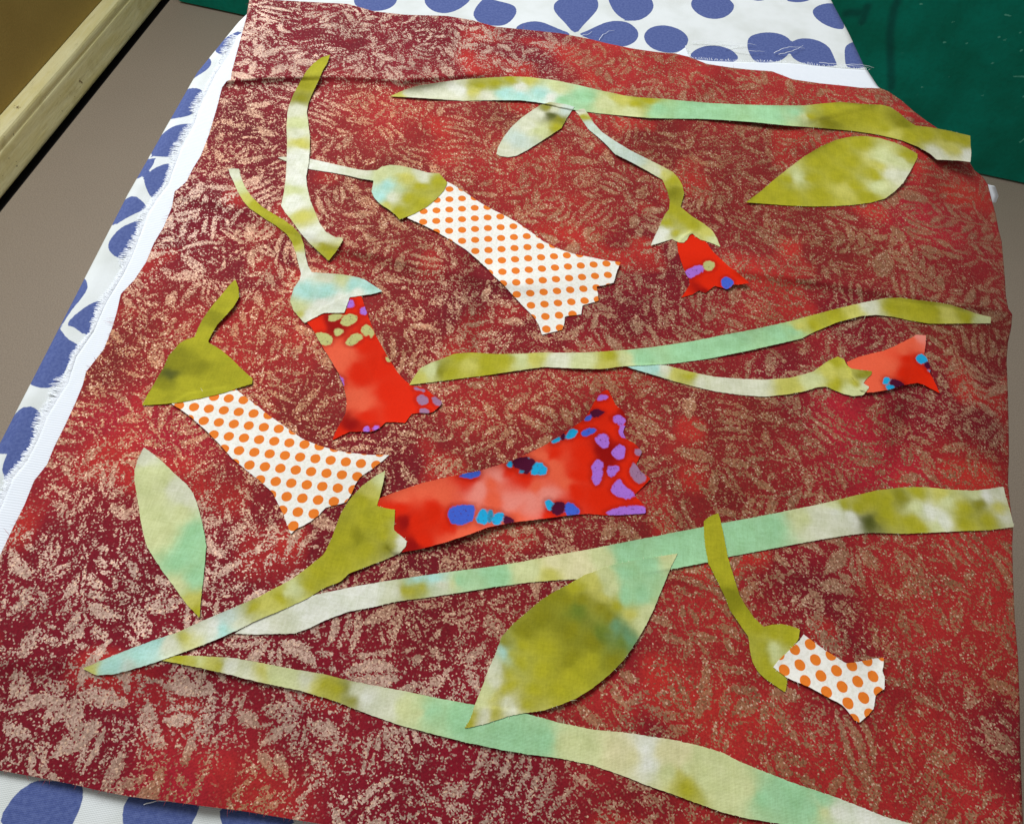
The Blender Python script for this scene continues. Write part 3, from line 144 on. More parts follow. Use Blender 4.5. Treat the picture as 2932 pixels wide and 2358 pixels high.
PETAL=[[(-139.1,436.5),(-136,430.2),(-129.1,427.5),(-121.2,428.7),(-114.9,433),(-111.6,442),(-115.3,454),(-129.4,455.8),(-140.1,447.3)],
[(-96.1,448),(-92.7,441.6),(-86.6,436.9),(-79.4,437.4),(-74,442),(-69.8,448.6),(-66.1,457.9),(-74.3,468.8),(-89,466.7),(-96.1,459.1)],
[(-59.8,458.6),(-63.1,445.8),(-62.5,438.8),(-57.9,432.9),(-50.5,431.7),(-42.4,433.4),(-38.1,439.8),(-35.7,449.4),(-37,455.4),(-40.6,458.2),(-47.1,459.2),(-53.6,460.2),(-57,461.2)],
[(15,477.6),(16.2,468.6),(12.7,458.4),(7.3,446.2),(4.4,437.1),(0.6,439.2),(-3.2,445.3),(-9.1,452.7),(-13,459),(-13.2,466.4),(-10,471.9),(-5.3,479.8),(5.1,486.4),(11.8,484.4)],
[(20.5,484.8),(23.4,474.2),(27.1,465.9),(32.8,460.1),(38.2,459.6),(44.5,462.2),(50.6,471.1),(52.7,480.1),(51.1,487.3),(47.5,495.9),(31.9,497.6)],
[(-35.1,432.7),(-31.7,438.8),(-25,443.2),(-18.7,443.9),(-12.2,441.2),(-4.5,437.9),(0.8,436.2),(-2.6,428),(-14.7,416.5),(-30.3,419.3)],
[(4.9,436.9),(9.8,440.7),(15.6,447.5),(22.5,454.7),(29.7,458),(37.2,457.6),(43.4,450.2),(43.7,443.3),(41.3,436.6),(35.4,430.8),(25.2,428.3),(12.5,433.6)],
[(46.5,444),(49.1,453.5),(55.2,459.2),(62.7,461.1),(71.2,458.3),(76.1,451.5),(75.6,444.4),(72.5,436.8),(66.4,431.8),(58.1,431.4),(50.8,434.7)],
[(76.8,492.2),(78.5,483.1),(85.1,476.4),(92.7,475.6),(100.3,479.5),(106,488.5),(107.3,496.4),(104.1,501.4),(99.7,508),(82.9,503.5)],
[(76.2,430.9),(79.8,438.6),(86,444.5),(92.3,446.9),(99.7,447),(105.9,443.4),(109.4,435.8),(98.3,428),(82.9,424.2)],
[(114.9,459.6),(118.3,465),(127.1,470.3),(135.8,471.3),(142.1,468.4),(145.3,460.3),(142,450.7),(136.2,441.6),(129.8,438.3),(123.4,436.2),(118.2,436.3),(115.4,444.1),(114.3,450.7)],
[(143.9,463.5),(148.5,468.2),(155.2,470.8),(162.7,470),(168.7,465.3),(170.7,457.9),(171.7,451.2),(173.1,444.8),(161.3,441.9),(150.9,441.8),(144.8,444.6),(142,450.7)],
[(161.2,504.9),(166.3,512.1),(175.8,517.6),(180,513.8),(182.9,487.9),(176.1,486.2),(168.7,488.9),(163.6,494.1),(161.3,499.2)],
[(179.6,467.2),(183.5,472.6),(187.5,474.9),(190.1,464.5),(193.5,448.1),(178.2,443.5),(178.3,454.6)],
[(114.3,508),(122,504.6),(130,508.3),(133.9,517.2),(122.6,518.2)],
[(141.4,511.3),(150.4,510.2),(160.9,515.6),(164,525.3),(151.5,526)],
[(-195.7,389.6),(-199.2,385.4),(-202.2,379.8),(-203.8,372.9),(-204.7,367.1),(-200.8,364.2),(-195.9,363.9),(-193.7,371.5),(-191.6,380)],
[(-206,359.8),(-203.7,358.8),(-201.7,354.7),(-202.3,349.2),(-204.5,344.9),(-206.8,340.7),(-207.9,336),(-212.6,336.3),(-212.1,352.9)],
[(-207.6,330.3),(-204.7,332.4),(-200,332.1),(-197.1,328.5),(-195.8,320.3),(-196.4,311.8),(-199.7,308.4),(-206.3,304.8),(-210,302.6),(-211.7,316.6)],
[(-205.8,296.2),(-202.3,301),(-195.4,303.9),(-192.4,300.6),(-193.3,286.1),(-194.5,277.6),(-198.2,276.1),(-203.1,275.6),(-207.5,275.9),(-208.2,286.5)],
[(-204.5,274.7),(-202.8,271.4),(-203,266.4),(-204.3,261.3),(-206.1,257.3),(-209.3,259),(-208.3,271.4)],
[(-194.3,272.6),(-198.6,270.5),(-202.5,265.3),(-203.7,259.6),(-202.2,255.8),(-198.5,250.7),(-194.5,245.8),(-193.1,247.3),(-192.5,256.7),(-192.8,266.3)],
[(-204.5,247.1),(-200.4,245.1),(-195.2,241.1),(-194.7,239),(-197.6,236.1),(-200.9,232.1),(-203.3,228.3),(-204.7,225.8),(-207.6,225.2),(-208.4,240.6)],
[(-193.2,233.1),(-197.4,229.5),(-201.4,225.4),(-203.3,218.6),(-203.1,213.3),(-201.5,210.5),(-197.8,207.1),(-191.8,205.8),(-190.7,212.7),(-192.1,224.1)],
[(-204.8,192.2),(-201.5,187.9),(-201,184.2),(-201.8,179.3),(-202.9,173.4),(-203.3,167.8),(-203.5,163.3),(-206.5,163.6),(-207.3,178.2),(-207.3,191.7)],
[(-191.7,181.7),(-194.7,180.2),(-197.7,176.8),(-200.4,171.1),(-202.2,165.3),(-198.5,165.1),(-194.7,163.1),(-190.9,161.2),(-189.6,163.2),(-190.9,172.9)],
[(-203.5,163.3),(-201.3,161),(-197.5,158.1),(-190.8,155.9),(-192,150.5),(-192.1,142.8),(-190.6,136.4),(-192.9,133.9),(-197.2,132.6),(-201.6,133.2),(-204,134),(-204.2,150.8),(-206.1,162.8)],
[(-202.1,120),(-200.8,122.9),(-198.5,123.9),(-194.6,122.8),(-191.7,120.2),(-190,115.9),(-189.5,107.7),(-189.3,101.8),(-190.5,98.7),(-191.8,93.5),(-188.6,89.4),(-191.1,89.4),(-194.2,92.4),(-196.4,96.3),(-196.9,101.2),(-197.1,102.3),(-199.3,100.8),(-203.4,102.3),(-203.4,114.3)],
[(-191.7,80.3),(-187.6,82.3),(-186.7,79.1),(-188,74.2)],
[(-133.4,-6.5),(-128.6,-6.6),(-120.6,-4.3),(-117.9,-8.6),(-117.3,-11.8),(-117.4,-15),(-117.9,-18.6),(-123.5,-21.1),(-133.1,-22.4),(-139.6,-19.7),(-140.4,-17.6),(-139.6,-14.3),(-138.6,-11),(-136.2,-8.3)],
[(-103.8,-6.3),(-93.5,-5.3),(-80.5,-5.9),(-80.6,-8.7),(-81,-12.2),(-84,-16.8),(-93.8,-18.1),(-101.2,-16.4),(-103.4,-13.6),(-104.2,-10.5)],
[(-74.3,-5.6),(-66.9,-5.5),(-47.6,-6.2),(-50.7,-8.2),(-53.9,-13.3),(-66.4,-15),(-71.9,-11.2),(-73.5,-8.7)]]
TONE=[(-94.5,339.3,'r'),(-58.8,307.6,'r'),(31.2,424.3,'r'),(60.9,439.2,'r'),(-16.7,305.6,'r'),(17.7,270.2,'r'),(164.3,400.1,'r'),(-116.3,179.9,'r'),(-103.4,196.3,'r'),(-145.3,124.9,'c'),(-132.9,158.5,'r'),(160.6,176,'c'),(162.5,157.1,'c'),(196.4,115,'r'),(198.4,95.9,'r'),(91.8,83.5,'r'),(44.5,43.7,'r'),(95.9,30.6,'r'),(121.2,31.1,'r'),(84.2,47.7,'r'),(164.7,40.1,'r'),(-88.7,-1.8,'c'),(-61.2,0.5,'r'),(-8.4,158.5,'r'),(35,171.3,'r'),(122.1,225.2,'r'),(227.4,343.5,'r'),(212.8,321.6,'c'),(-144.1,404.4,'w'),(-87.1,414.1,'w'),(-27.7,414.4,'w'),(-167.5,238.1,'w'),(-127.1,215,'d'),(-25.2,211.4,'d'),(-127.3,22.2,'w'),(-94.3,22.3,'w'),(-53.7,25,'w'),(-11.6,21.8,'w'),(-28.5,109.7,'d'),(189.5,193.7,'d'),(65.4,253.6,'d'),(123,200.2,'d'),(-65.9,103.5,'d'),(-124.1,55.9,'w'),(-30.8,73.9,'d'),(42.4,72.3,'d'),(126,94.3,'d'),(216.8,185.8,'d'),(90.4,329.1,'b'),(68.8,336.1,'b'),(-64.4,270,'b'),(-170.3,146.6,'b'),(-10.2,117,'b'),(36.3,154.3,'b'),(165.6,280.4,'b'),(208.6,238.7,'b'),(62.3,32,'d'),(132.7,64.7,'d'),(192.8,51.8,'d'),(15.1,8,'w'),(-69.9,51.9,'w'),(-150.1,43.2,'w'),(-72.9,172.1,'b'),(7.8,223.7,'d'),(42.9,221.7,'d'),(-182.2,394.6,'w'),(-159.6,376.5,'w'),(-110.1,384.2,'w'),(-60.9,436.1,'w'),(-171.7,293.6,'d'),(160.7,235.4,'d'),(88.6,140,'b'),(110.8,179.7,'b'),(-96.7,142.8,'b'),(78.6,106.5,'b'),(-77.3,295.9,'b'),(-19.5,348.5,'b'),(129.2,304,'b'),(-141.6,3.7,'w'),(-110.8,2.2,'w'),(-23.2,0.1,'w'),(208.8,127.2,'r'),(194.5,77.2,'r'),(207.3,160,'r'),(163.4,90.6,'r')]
CREASE=[([(-190.9,342.7),(-169,351.5),(-132.8,361.2),(-92.3,367.9),(-52.4,382.7)],3.3,9),
([(-185.7,252.6),(-157.8,251.8),(-100.3,235.9),(-51.7,230.1),(-4.3,227.4)],2.2,9),
([(104.5,259.6),(163.4,259.8),(212.3,259),(245.4,259.2)],2.6,8),
([(-28.9,234.7),(-18.5,212.7),(-18.8,184.8)],-2.2,7),
([(166.3,124.6),(177.3,178.9),(192.6,212.9)],-3.2,10),
([(-171.8,25.2),(-136.4,31.6),(-95.4,34.7)],1.6,9),
([(148.7,387.6),(195.4,414.3),(225.9,401.1)],1.5,10),
([(187,117.6),(181.6,66.7),(169.8,20.9)],-2,12),
([(47.9,263.1),(77.7,231.4),(103.2,218.7)],1.3,10)]


# ------------------------------------------------------------------ helpers
rng = np.random.default_rng(7); random.seed(7)
def lin(c): return tuple((v/255/12.92 if v/255 <= .04045 else ((v/255+.055)/1.055)**2.4) for v in c)
def tag(o, label=None, cat=None, group=None, kind=None):
    if label: o['label'] = label
    if cat: o['category'] = cat
    if group: o['group'] = group
    if kind: o['kind'] = kind
    return o
def link(name, me, mat=None, parent=None):
    o = bpy.data.objects.new(name, me); COL.objects.link(o)
    if me is not None and mat is not None: me.materials.append(mat)
    if parent: o.parent = parent
    return o
def empty(name, loc=(0, 0, 0), rz=0):
    o = bpy.data.objects.new(name, None); COL.objects.link(o); o.location = loc; o.rotation_euler.z = rz
    return o
def np_mesh(name, co, quads, smooth=True):
    co = np.asarray(co, np.float32); q = np.asarray(quads, np.int32)
    me = bpy.data.meshes.new(name); k = q.shape[1]
    me.vertices.add(len(co)); me.vertices.foreach_set('co', co.ravel())
    me.loops.add(q.size); me.loops.foreach_set('vertex_index', q.ravel())
    me.polygons.add(len(q)); me.polygons.foreach_set('loop_start', np.arange(0, q.size, k, dtype=np.int32))
    me.polygons.foreach_set('loop_total', np.full(len(q), k, np.int32))
    me.update(calc_edges=True); me.validate()
    if smooth: me.polygons.foreach_set('use_smooth', np.ones(len(me.polygons), bool))
    return me
def attr_col(me, name, c):
    a = me.attributes.new(name, 'FLOAT_COLOR', 'POINT'); v = np.ones((len(c), 4), np.float32); v[:, :3] = c
    a.data.foreach_set('color', v.ravel())
def attr_f(me, name, v):
    a = me.attributes.new(name, 'FLOAT', 'POINT'); a.data.foreach_set('value', np.asarray(v, np.float32))
def hash2(i, j, s):
    n = (i.astype(np.int64)*374761393 + j.astype(np.int64)*668265263 + s*1442695041) & 0xffffffff
    n = ((n ^ (n >> 13))*1274126177) & 0xffffffff
    return ((n ^ (n >> 16)) & 0xffff)/65535.0
def vn(x, y, wl, s=0):                       # value noise 0..1
    x = np.asarray(x, float)/wl; y = np.asarray(y, float)/wl
    i = np.floor(x); j = np.floor(y); u = x-i; v = y-j
    u = u*u*u*(u*(u*6-15)+10); v = v*v*v*(v*(v*6-15)+10)
    a, b, c, d = hash2(i, j, s), hash2(i+1, j, s), hash2(i, j+1, s), hash2(i+1, j+1, s)
    return a*(1-u)*(1-v)+b*u*(1-v)+c*(1-u)*v+d*u*v
def fbm(x, y, wl, s=0, o=3):
    t = 0; n = 0
    for k in range(o): t = t+vn(x+37.7*k, y-19.1*k, wl/2**k, s+k)/2**k; n += 1/2**k
    return t/n
def chaikin(p, n=2):
    p = np.array(p, float)
    for _ in range(n):
        q = np.roll(p, -1, 0); p = np.stack([.75*p+.25*q, .25*p+.75*q], 1).reshape(-1, 2)
    return p
def sdf(P, poly):                            # signed distance, negative inside
    A = np.asarray(poly, float); B = np.roll(A, -1, 0)
    d2 = np.full(len(P), 1e18); ins = np.zeros(len(P), bool)
    for a, b in zip(A, B):
        e = b-a; w = P-a; t = np.clip((w@e)/max(e@e, 1e-12), 0, 1)
        d2 = np.minimum(d2, ((w-t[:, None]*e)**2).sum(1))
        c = ((a[1] > P[:, 1]) != (b[1] > P[:, 1]))
        with np.errstate(divide='ignore', invalid='ignore'):
            ins ^= c & (P[:, 0] < (b[0]-a[0])*(P[:, 1]-a[1])/(b[1]-a[1]+1e-30)+a[0])
    return np.sqrt(d2)*np.where(ins, -1, 1)
def line_dist(P, poly):
    A = np.asarray(poly, float); d2 = np.full(len(P), 1e18)
    for a, b in zip(A[:-1], A[1:]):
        e = b-a; w = P-a; t = np.clip((w@e)/max(e@e, 1e-12), 0, 1)
        d2 = np.minimum(d2, ((w-t[:, None]*e)**2).sum(1))
    return np.sqrt(d2)
def resample(p, n=None, step=None):
    p = np.array([q[:2] for q in p], float); s = np.r_[0, np.cumsum(np.hypot(*np.diff(p, axis=0).T))]
    if n is None: n = max(2, int(s[-1]/step)+1)
    t = np.linspace(0, s[-1], n); return np.stack([np.interp(t, s, p[:, 0]), np.interp(t, s, p[:, 1])], 1)
def idw(P, spots, table, p=3.0, eps=.6, warp=1.5, wl=7, s=3):
    Q = P + warp*np.stack([fbm(P[:, 0], P[:, 1], wl, s, 4)-.5, fbm(P[:, 0], P[:, 1], wl, s+50, 4)-.5], 1)*2
    num = np.zeros((len(P), len(next(iter(table.values()))))); den = np.zeros(len(P))
    for x, y, k in spots:
        w = 1/(((Q-np.array((x, y)))**2).sum(1)+eps)**p
        num += w[:, None]*np.array(table[k]); den += w
    return num/den[:, None]

# board outline (mm): right and left edge as functions of y
BY = np.array([-450, -380, -200, 0, 100, 250, 350, 400, 428, 446, 487, 521, 600, 700, 780, 840, 868])
BRX = np.array([150, 186, 190, 193, 198, 202, 203, 202.5, 198.5, 192.5, 185, 177, 158, 125, 84, 40, 8])
BLX = np.array([-155, -190, -196, -199, -201.5, -207, -207, -200, -193, -189, -182, -175, -158, -125, -84, -40, -8])
def board_r(y): return np.interp(y, BY, BRX)
def board_l(y): return np.interp(y, BY, BLX)
def undul(x, y):
    P = np.stack([x, y], 1); z = 2.9*(fbm(x, y, 85, 11, 3)-.5)*2 + 1.0*(vn(x+.5*y, y-.3*x, 30, 21)-.5)*2 + .25*(vn(x, y, 13, 23)-.5)*2
    for line, amp, w in CREASE:              # folds: one steep flank, one long one
        d = line_dist(P, line); L = np.array(line)
        if abs(L[0, 0]-L[-1, 0]) > abs(L[0, 1]-L[-1, 1]): side = y-np.interp(x, L[:, 0], L[:, 1])
        else: side = x-np.interp(y, L[::-1, 1] if L[0, 1] > L[-1, 1] else L[:, 1], L[::-1, 0] if L[0, 1] > L[-1, 1] else L[:, 0])
        ww = w*(1.2+.5*np.tanh(side/4)); z = z+amp*1.15*np.exp(-(np.sqrt(d*d+3)-1.7)/ww)
    z = z+1.0
    return np.log1p(np.exp(1.6*z))/1.6        # stays above the cloth below
def bridge(x, y):                            # a stiffer piece spans the small hollows
    m = sum(undul(x+7*math.cos(a_), y+7*math.sin(a_)) for a_ in np.arange(6)*math.pi/3)/6
    u = undul(x, y); return np.maximum(m, u)*.6+.4*(np.log(np.exp(2*m)+np.exp(2*u))/2)
def droop(x, y):
    t = np.maximum(x-(board_r(y)-7), 0); return t*t/120
def place(x, y, z):                          # a point seen at (x, y) on the board face, at height z (mm) -> metres
    k = (CAM_H*1000-z)/(CAM_H*1000)
    return np.stack([x*k/1000, y*k/1000, TOP+z/1000], 1)

# ------------------------------------------------------------------ materials
class N:
    def __init__(s, name):
        s.m = bpy.data.materials.new(name); s.m.use_nodes = True; s.t = s.m.node_tree; s.b = s.t.nodes['Principled BSDF']
    def n(s, typ, **kw):
        x = s.t.nodes.new(typ)
        for k, v in kw.items():
            if k.startswith('i_'): x.inputs[k[2:].replace('_', ' ')].default_value = v
            else: setattr(x, k, v)
        return x
    def l(s, a, b): s.t.links.new(a, b)
    def math(s, op, a, b=None, c=None, clamp=False):
        x = s.n('ShaderNodeMath', operation=op); x.use_clamp = clamp
        for i, v in enumerate((a, b, c)):
            if v is None: continue
            if hasattr(v, 'default_value'): s.l(v, x.inputs[i])
            else: x.inputs[i].default_value = v
        return x.outputs[0]
    def step(s, v, lo, hi):
        x = s.n('ShaderNodeMapRange', interpolation_type='SMOOTHSTEP'); s.l(v, x.inputs[0])
        x.inputs[1].default_value = lo; x.inputs[2].default_value = hi; return x.outputs[0]
    def mix(s, f, a, b, mode='MIX'):
        x = s.n('ShaderNodeMix', data_type='RGBA', blend_type=mode)
        for v, i in ((f, 0), (a, 6), (b, 7)):
            if hasattr(v, 'default_value'): s.l(v, x.inputs[i])
            elif isinstance(v, (int, float)): x.inputs[i].default_value = v
            else: x.inputs[i].default_value = (*v, 1)
        return x.outputs[2]
    def attr(s, name): return s.n('ShaderNodeAttribute', attribute_name=name)
    def obj(s): return s.n('ShaderNodeTexCoord').outputs['Object']
    def noise(s, vec, scale, detail=2, rough=.5):
        x = s.n('ShaderNodeTexNoise'); s.l(vec, x.inputs['Vector']); x.inputs['Scale'].default_value = scale
        x.inputs['Detail'].default_value = detail; x.inputs['Roughness'].default_value = rough; return x.outputs['Fac']
    def bump(s, h, dist=.0003, st=.5):
        x = s.n('ShaderNodeBump'); x.inputs['Distance'].default_value = dist; x.inputs['Strength'].default_value = st
        s.l(h, x.inputs['Height']); s.l(x.outputs[0], s.b.inputs['Normal'])
    def set(s, **kw):
        for k, v in kw.items(): s.b.inputs[k.replace('_', ' ')].default_value = v
    def weave(s, scale=2400):                # plain weave as the product of two thread waves
        v = s.obj(); w = []
        for d in ('X', 'Y'):
            x = s.n('ShaderNodeTexWave', wave_type='BANDS', bands_direction=d); s.l(v, x.inputs[0])
            x.inputs['Scale'].default_value = scale/3.2; x.inputs['Distortion'].default_value = 1.0; x.inputs['Detail'].default_value = 1
            x.inputs['Detail Scale'].default_value = 2
            w.append(x.outputs['Fac'])
        return s.math('ADD', w[0], w[1])

def cloth(m, rough=.85):
    m.set(Roughness=rough); m.b.inputs['Specular IOR Level'].default_value = .18
    pass

# watercolour-dyed green cotton: dye colour is a mesh attribute
g = N('green dyed cotton'); a = g.attr('dye').outputs['Color']; v = g.obj()
fn = g.noise(v, 900, 3, .6); mn = g.noise(v, 160, 3, .55)
c = g.mix(g.step(mn, .3, .75), a, g.mix(1.0, a, (.86, .88, .80), 'MULTIPLY'))
m1 = g.n('ShaderNodeMapping'); m1.inputs['Scale'].default_value = (1, .08, 1); g.l(v, m1.inputs[0]); m2 = g.n('ShaderNodeMapping'); m2.inputs['Scale'].default_value = (.08, 1, 1); g.l(v, m2.inputs[0])
st_ = g.math('ADD', g.noise(m1.outputs[0], 1500, 2, .6), g.noise(m2.outputs[0], 1500, 2, .6))
c = g.mix(g.math('MULTIPLY', g.step(st_, .85, 1.2), .26), c, g.mix(1.0, c, (.68, .68, .55), 'MULTIPLY'))
c = g.mix(g.math('MULTIPLY', g.step(fn, .42, .66), .22), c, g.mix(1.0, c, (.7, .7, .62), 'MULTIPLY'))
g.l(c, g.b.inputs['Base Color']); cloth(g); wv = g.weave(); g.bump(g.math('ADD', wv, g.math('MULTIPLY', fn, 2.0)), .00006, .5)
M_GREEN = g.m
# batik cotton: base dye + resist spots (signed distance attribute)
g = N('red batik cotton'); base = g.attr('dye').outputs['Color']; sp = g.attr('spot').outputs['Color']; d = g.attr('edge').outputs['Fac']; v = g.obj()
fn = g.noise(v, 1100, 3, .6); nn = g.noise(v, 300, 4, .65)
dd = g.math('ADD', d, g.math('MULTIPLY', g.math('SUBTRACT', nn, .5), 2.6))
b2 = g.mix(g.math('MULTIPLY', g.step(dd, 2.6, .2), .38), base, lin((140, 6, 4)))
spn = g.mix(g.step(g.noise(v, 700, 4, .7), .55, .68), sp, g.mix(.6, sp, lin((84, 16, 60))))
c = g.mix(g.step(dd, .38, -.38), b2, spn)
c = g.mix(g.math('MULTIPLY', g.step(fn, .42, .66), .2), c, g.mix(1.0, c, (.75, .6, .6), 'MULTIPLY'))
g.l(c, g.b.inputs['Base Color']); cloth(g, .75); g.b.inputs['Specular IOR Level'].default_value = .08; g.bump(g.math('ADD', g.weave(2800), fn), .00008, .5)
M_RED = g.m
# polka dot cotton: dots on a lattice (lattice coordinates are the attribute)
g = N('orange dotted white cotton'); uv = g.attr('lattice').outputs['Color']
sx = g.n('ShaderNodeSeparateColor'); g.l(uv, sx.inputs[0]); v = g.obj(); nn = g.noise(v, 900, 3, .6)
fx = g.math('SUBTRACT', g.math('FRACT', sx.outputs[0]), .5); fy = g.math('SUBTRACT', g.math('FRACT', sx.outputs[1]), .5)
sa = g.n('ShaderNodeSeparateColor'); g.l(g.attr('step_a').outputs['Color'], sa.inputs[0]); sb = g.n('ShaderNodeSeparateColor'); g.l(g.attr('step_b').outputs['Color'], sb.inputs[0])
mx = g.math('ADD', g.math('MULTIPLY', fx, sa.outputs[0]), g.math('MULTIPLY', fy, sb.outputs[0])); my = g.math('ADD', g.math('MULTIPLY', fx, sa.outputs[1]), g.math('MULTIPLY', fy, sb.outputs[1]))
r = g.math('SQRT', g.math('ADD', g.math('MULTIPLY', mx, mx), g.math('MULTIPLY', my, my)))
r = g.math('ADD', r, g.math('MULTIPLY', g.math('SUBTRACT', nn, .5), .5))
dotc = g.mix(nn, lin((226, 114, 28)), lin((238, 132, 44)))
wh = g.mix(g.step(nn, .4, .65), lin((244, 241, 232)), lin((232, 228, 216)))
g.l(g.mix(g.step(r, 2.2, 1.98), wh, dotc), g.b.inputs['Base Color']); cloth(g); g.bump(g.math('ADD', g.weave(), nn), .00005, .5)
M_DOT = g.m
# maroon print: dyed ground, leaf print in speckled metallic ink
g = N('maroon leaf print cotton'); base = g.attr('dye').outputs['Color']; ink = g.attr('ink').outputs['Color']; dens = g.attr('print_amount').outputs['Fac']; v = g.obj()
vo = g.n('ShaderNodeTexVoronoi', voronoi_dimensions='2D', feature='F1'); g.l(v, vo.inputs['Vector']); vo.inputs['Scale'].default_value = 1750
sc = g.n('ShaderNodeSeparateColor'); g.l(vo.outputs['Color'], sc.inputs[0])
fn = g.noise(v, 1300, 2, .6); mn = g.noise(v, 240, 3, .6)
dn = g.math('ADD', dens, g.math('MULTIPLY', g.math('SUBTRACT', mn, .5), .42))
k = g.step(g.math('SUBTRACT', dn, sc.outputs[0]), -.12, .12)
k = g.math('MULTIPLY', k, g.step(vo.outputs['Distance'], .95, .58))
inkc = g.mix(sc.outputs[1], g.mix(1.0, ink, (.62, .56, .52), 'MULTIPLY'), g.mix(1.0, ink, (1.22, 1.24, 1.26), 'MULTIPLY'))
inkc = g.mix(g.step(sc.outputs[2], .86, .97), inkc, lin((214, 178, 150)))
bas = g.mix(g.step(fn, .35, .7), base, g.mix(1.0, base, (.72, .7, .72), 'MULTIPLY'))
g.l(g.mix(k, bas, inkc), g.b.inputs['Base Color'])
g.l(g.math('MULTIPLY', k, .35), g.b.inputs['Metallic']); cloth(g)
rr = g.math('SUBTRACT', .82, g.math('MULTIPLY', k, .36)); g.l(rr, g.b.inputs['Roughness'])
g.bump(g.math('ADD', g.weave(2600), g.math('MULTIPLY', k, 1.6)), .00006, .5)
M_MAROON = g.m
# white backing cotton, ribbed
g = N('white ribbed cotton'); v = g.obj(); nn = g.noise(v, 260, 3, .6)
wx = g.n('ShaderNodeTexWave', wave_type='BANDS', bands_direction='Y'); g.l(v, wx.inputs[0]); wx.inputs['Scale'].default_value = 300; wx.inputs['Distortion'].default_value = 1.5; wx.inputs['Detail'].default_value = 2
g.l(g.mix(nn, lin((234, 238, 244)), lin((224, 230, 238))), g.b.inputs['Base Color']); cloth(g, .9)
g.bump(g.math('ADD', wx.outputs['Fac'], g.math('MULTIPLY', g.noise(v, 2200, 2), .6)), .0002, .28)
M_WHITE = g.m
# ironing board cover: blue petals on white
g = N('blue petal print cover'); d = g.attr('edge').outputs['Fac']; v = g.obj(); nn = g.noise(v, 700, 3, .6); mn = g.noise(v, 35, 3, .55)
dd = g.math('ADD', d, g.math('MULTIPLY', g.math('SUBTRACT', nn, .5), .55))
bl = g.mix(g.step(nn, .35, .65), lin((74, 88, 142)), lin((88, 102, 154)))
wh = g.mix(g.step(mn, .35, .75), lin((222, 226, 226)), lin((206, 210, 206)))
g.l(g.mix(g.step(dd, .16, -.16), wh, bl), g.b.inputs['Base Color']); cloth(g, .9)
g.bump(g.math('ADD', g.weave(2000), g.math('MULTIPLY', nn, 1.4)), .00007, .5)
M_COVER = g.m
g = N('white thread'); g.set(Base_Color=(*lin((238, 242, 248)), 1), Roughness=.9, Subsurface_Weight=.0); M_THREAD = g.m
g = N('painted steel'); g.set(Base_Color=(.55, .55, .54, 1), Roughness=.4, Metallic=.3); M_STEEL = g.m
g = N('board base'); v = g.obj(); g.l(g.mix(g.noise(v, 40, 3), (.25, .2, .15), (.32, .26, .2)), g.b.inputs['Base Color']); M_BASE = g.m
# taupe floor
g = N('taupe floor'); v = g.obj(); n1 = g.noise(v, 3.0, 4, .6); n2 = g.noise(v, 420, 3, .7)
c = g.mix(n1, lin((172, 156, 139)), lin((158, 143, 127)))
c = g.mix(g.math('MULTIPLY', g.step(n2, .35, .7), .55), c, lin((116, 104, 90)))
vs2 = g.n('ShaderNodeTexVoronoi'); g.l(v, vs2.inputs['Vector']); vs2.inputs['Scale'].default_value = 16
c = g.mix(g.math('MULTIPLY', g.step(vs2.outputs['Distance'], .022, .008), .7), c, lin((196, 184, 166)))
g.l(c, g.b.inputs['Base Color']); g.set(Roughness=.7); g.bump(n2, .001, .3); M_FLOOR = g.m
# cream skirting paint with chips
g = N('aged cream paint'); v = g.obj(); n1 = g.noise(v, 14, 5, .65); n2 = g.noise(v, 70, 4, .7)
mp = g.n('ShaderNodeMapping'); mp.inputs['Scale'].default_value = (1, .12, 1); g.l(v, mp.inputs[0]); n3 = g.noise(mp.outputs[0], 55, 4, .6)
c = g.mix(g.step(n3, .35, .7), lin((250, 240, 186)), lin((238, 224, 156)))
c = g.mix(g.math('MULTIPLY', g.step(n1, .52, .75), .5), c, lin((206, 190, 118)))
c = g.mix(g.step(n2, .68, .72), c, lin((86, 70, 40)))
n4 = g.noise(v, 26, 6, .75); c = g.mix(g.step(n4, .655, .69), c, lin((120, 98, 56)))
n5 = g.noise(mp.outputs[0], 130, 5, .7); c = g.mix(g.math('MULTIPLY', g.step(n5, .58, .72), .35), c, lin((150, 132, 76)))
g.l(c, g.b.inputs['Base Color']); g.set(Roughness=.45); g.bump(g.math('ADD', n1, n3), .004, .4); M_SKIRT = g.m
g = N('olive brown wall'); v = g.obj(); n1 = g.noise(v, 5, 5, .6); n2 = g.noise(v, 260, 3, .6)
c = g.mix(n1, lin((190, 160, 84)), lin((160, 130, 60))); c = g.mix(g.math('MULTIPLY', n2, .35), c, lin((110, 90, 40)))
g.l(c, g.b.inputs['Base Color']); g.set(Roughness=.8); g.bump(n2, .002, .3); M_WALL = g.m
g = N('dark gap'); g.set(Base_Color=(.012, .01, .008, 1), Roughness=.9); M_GAP = g.m
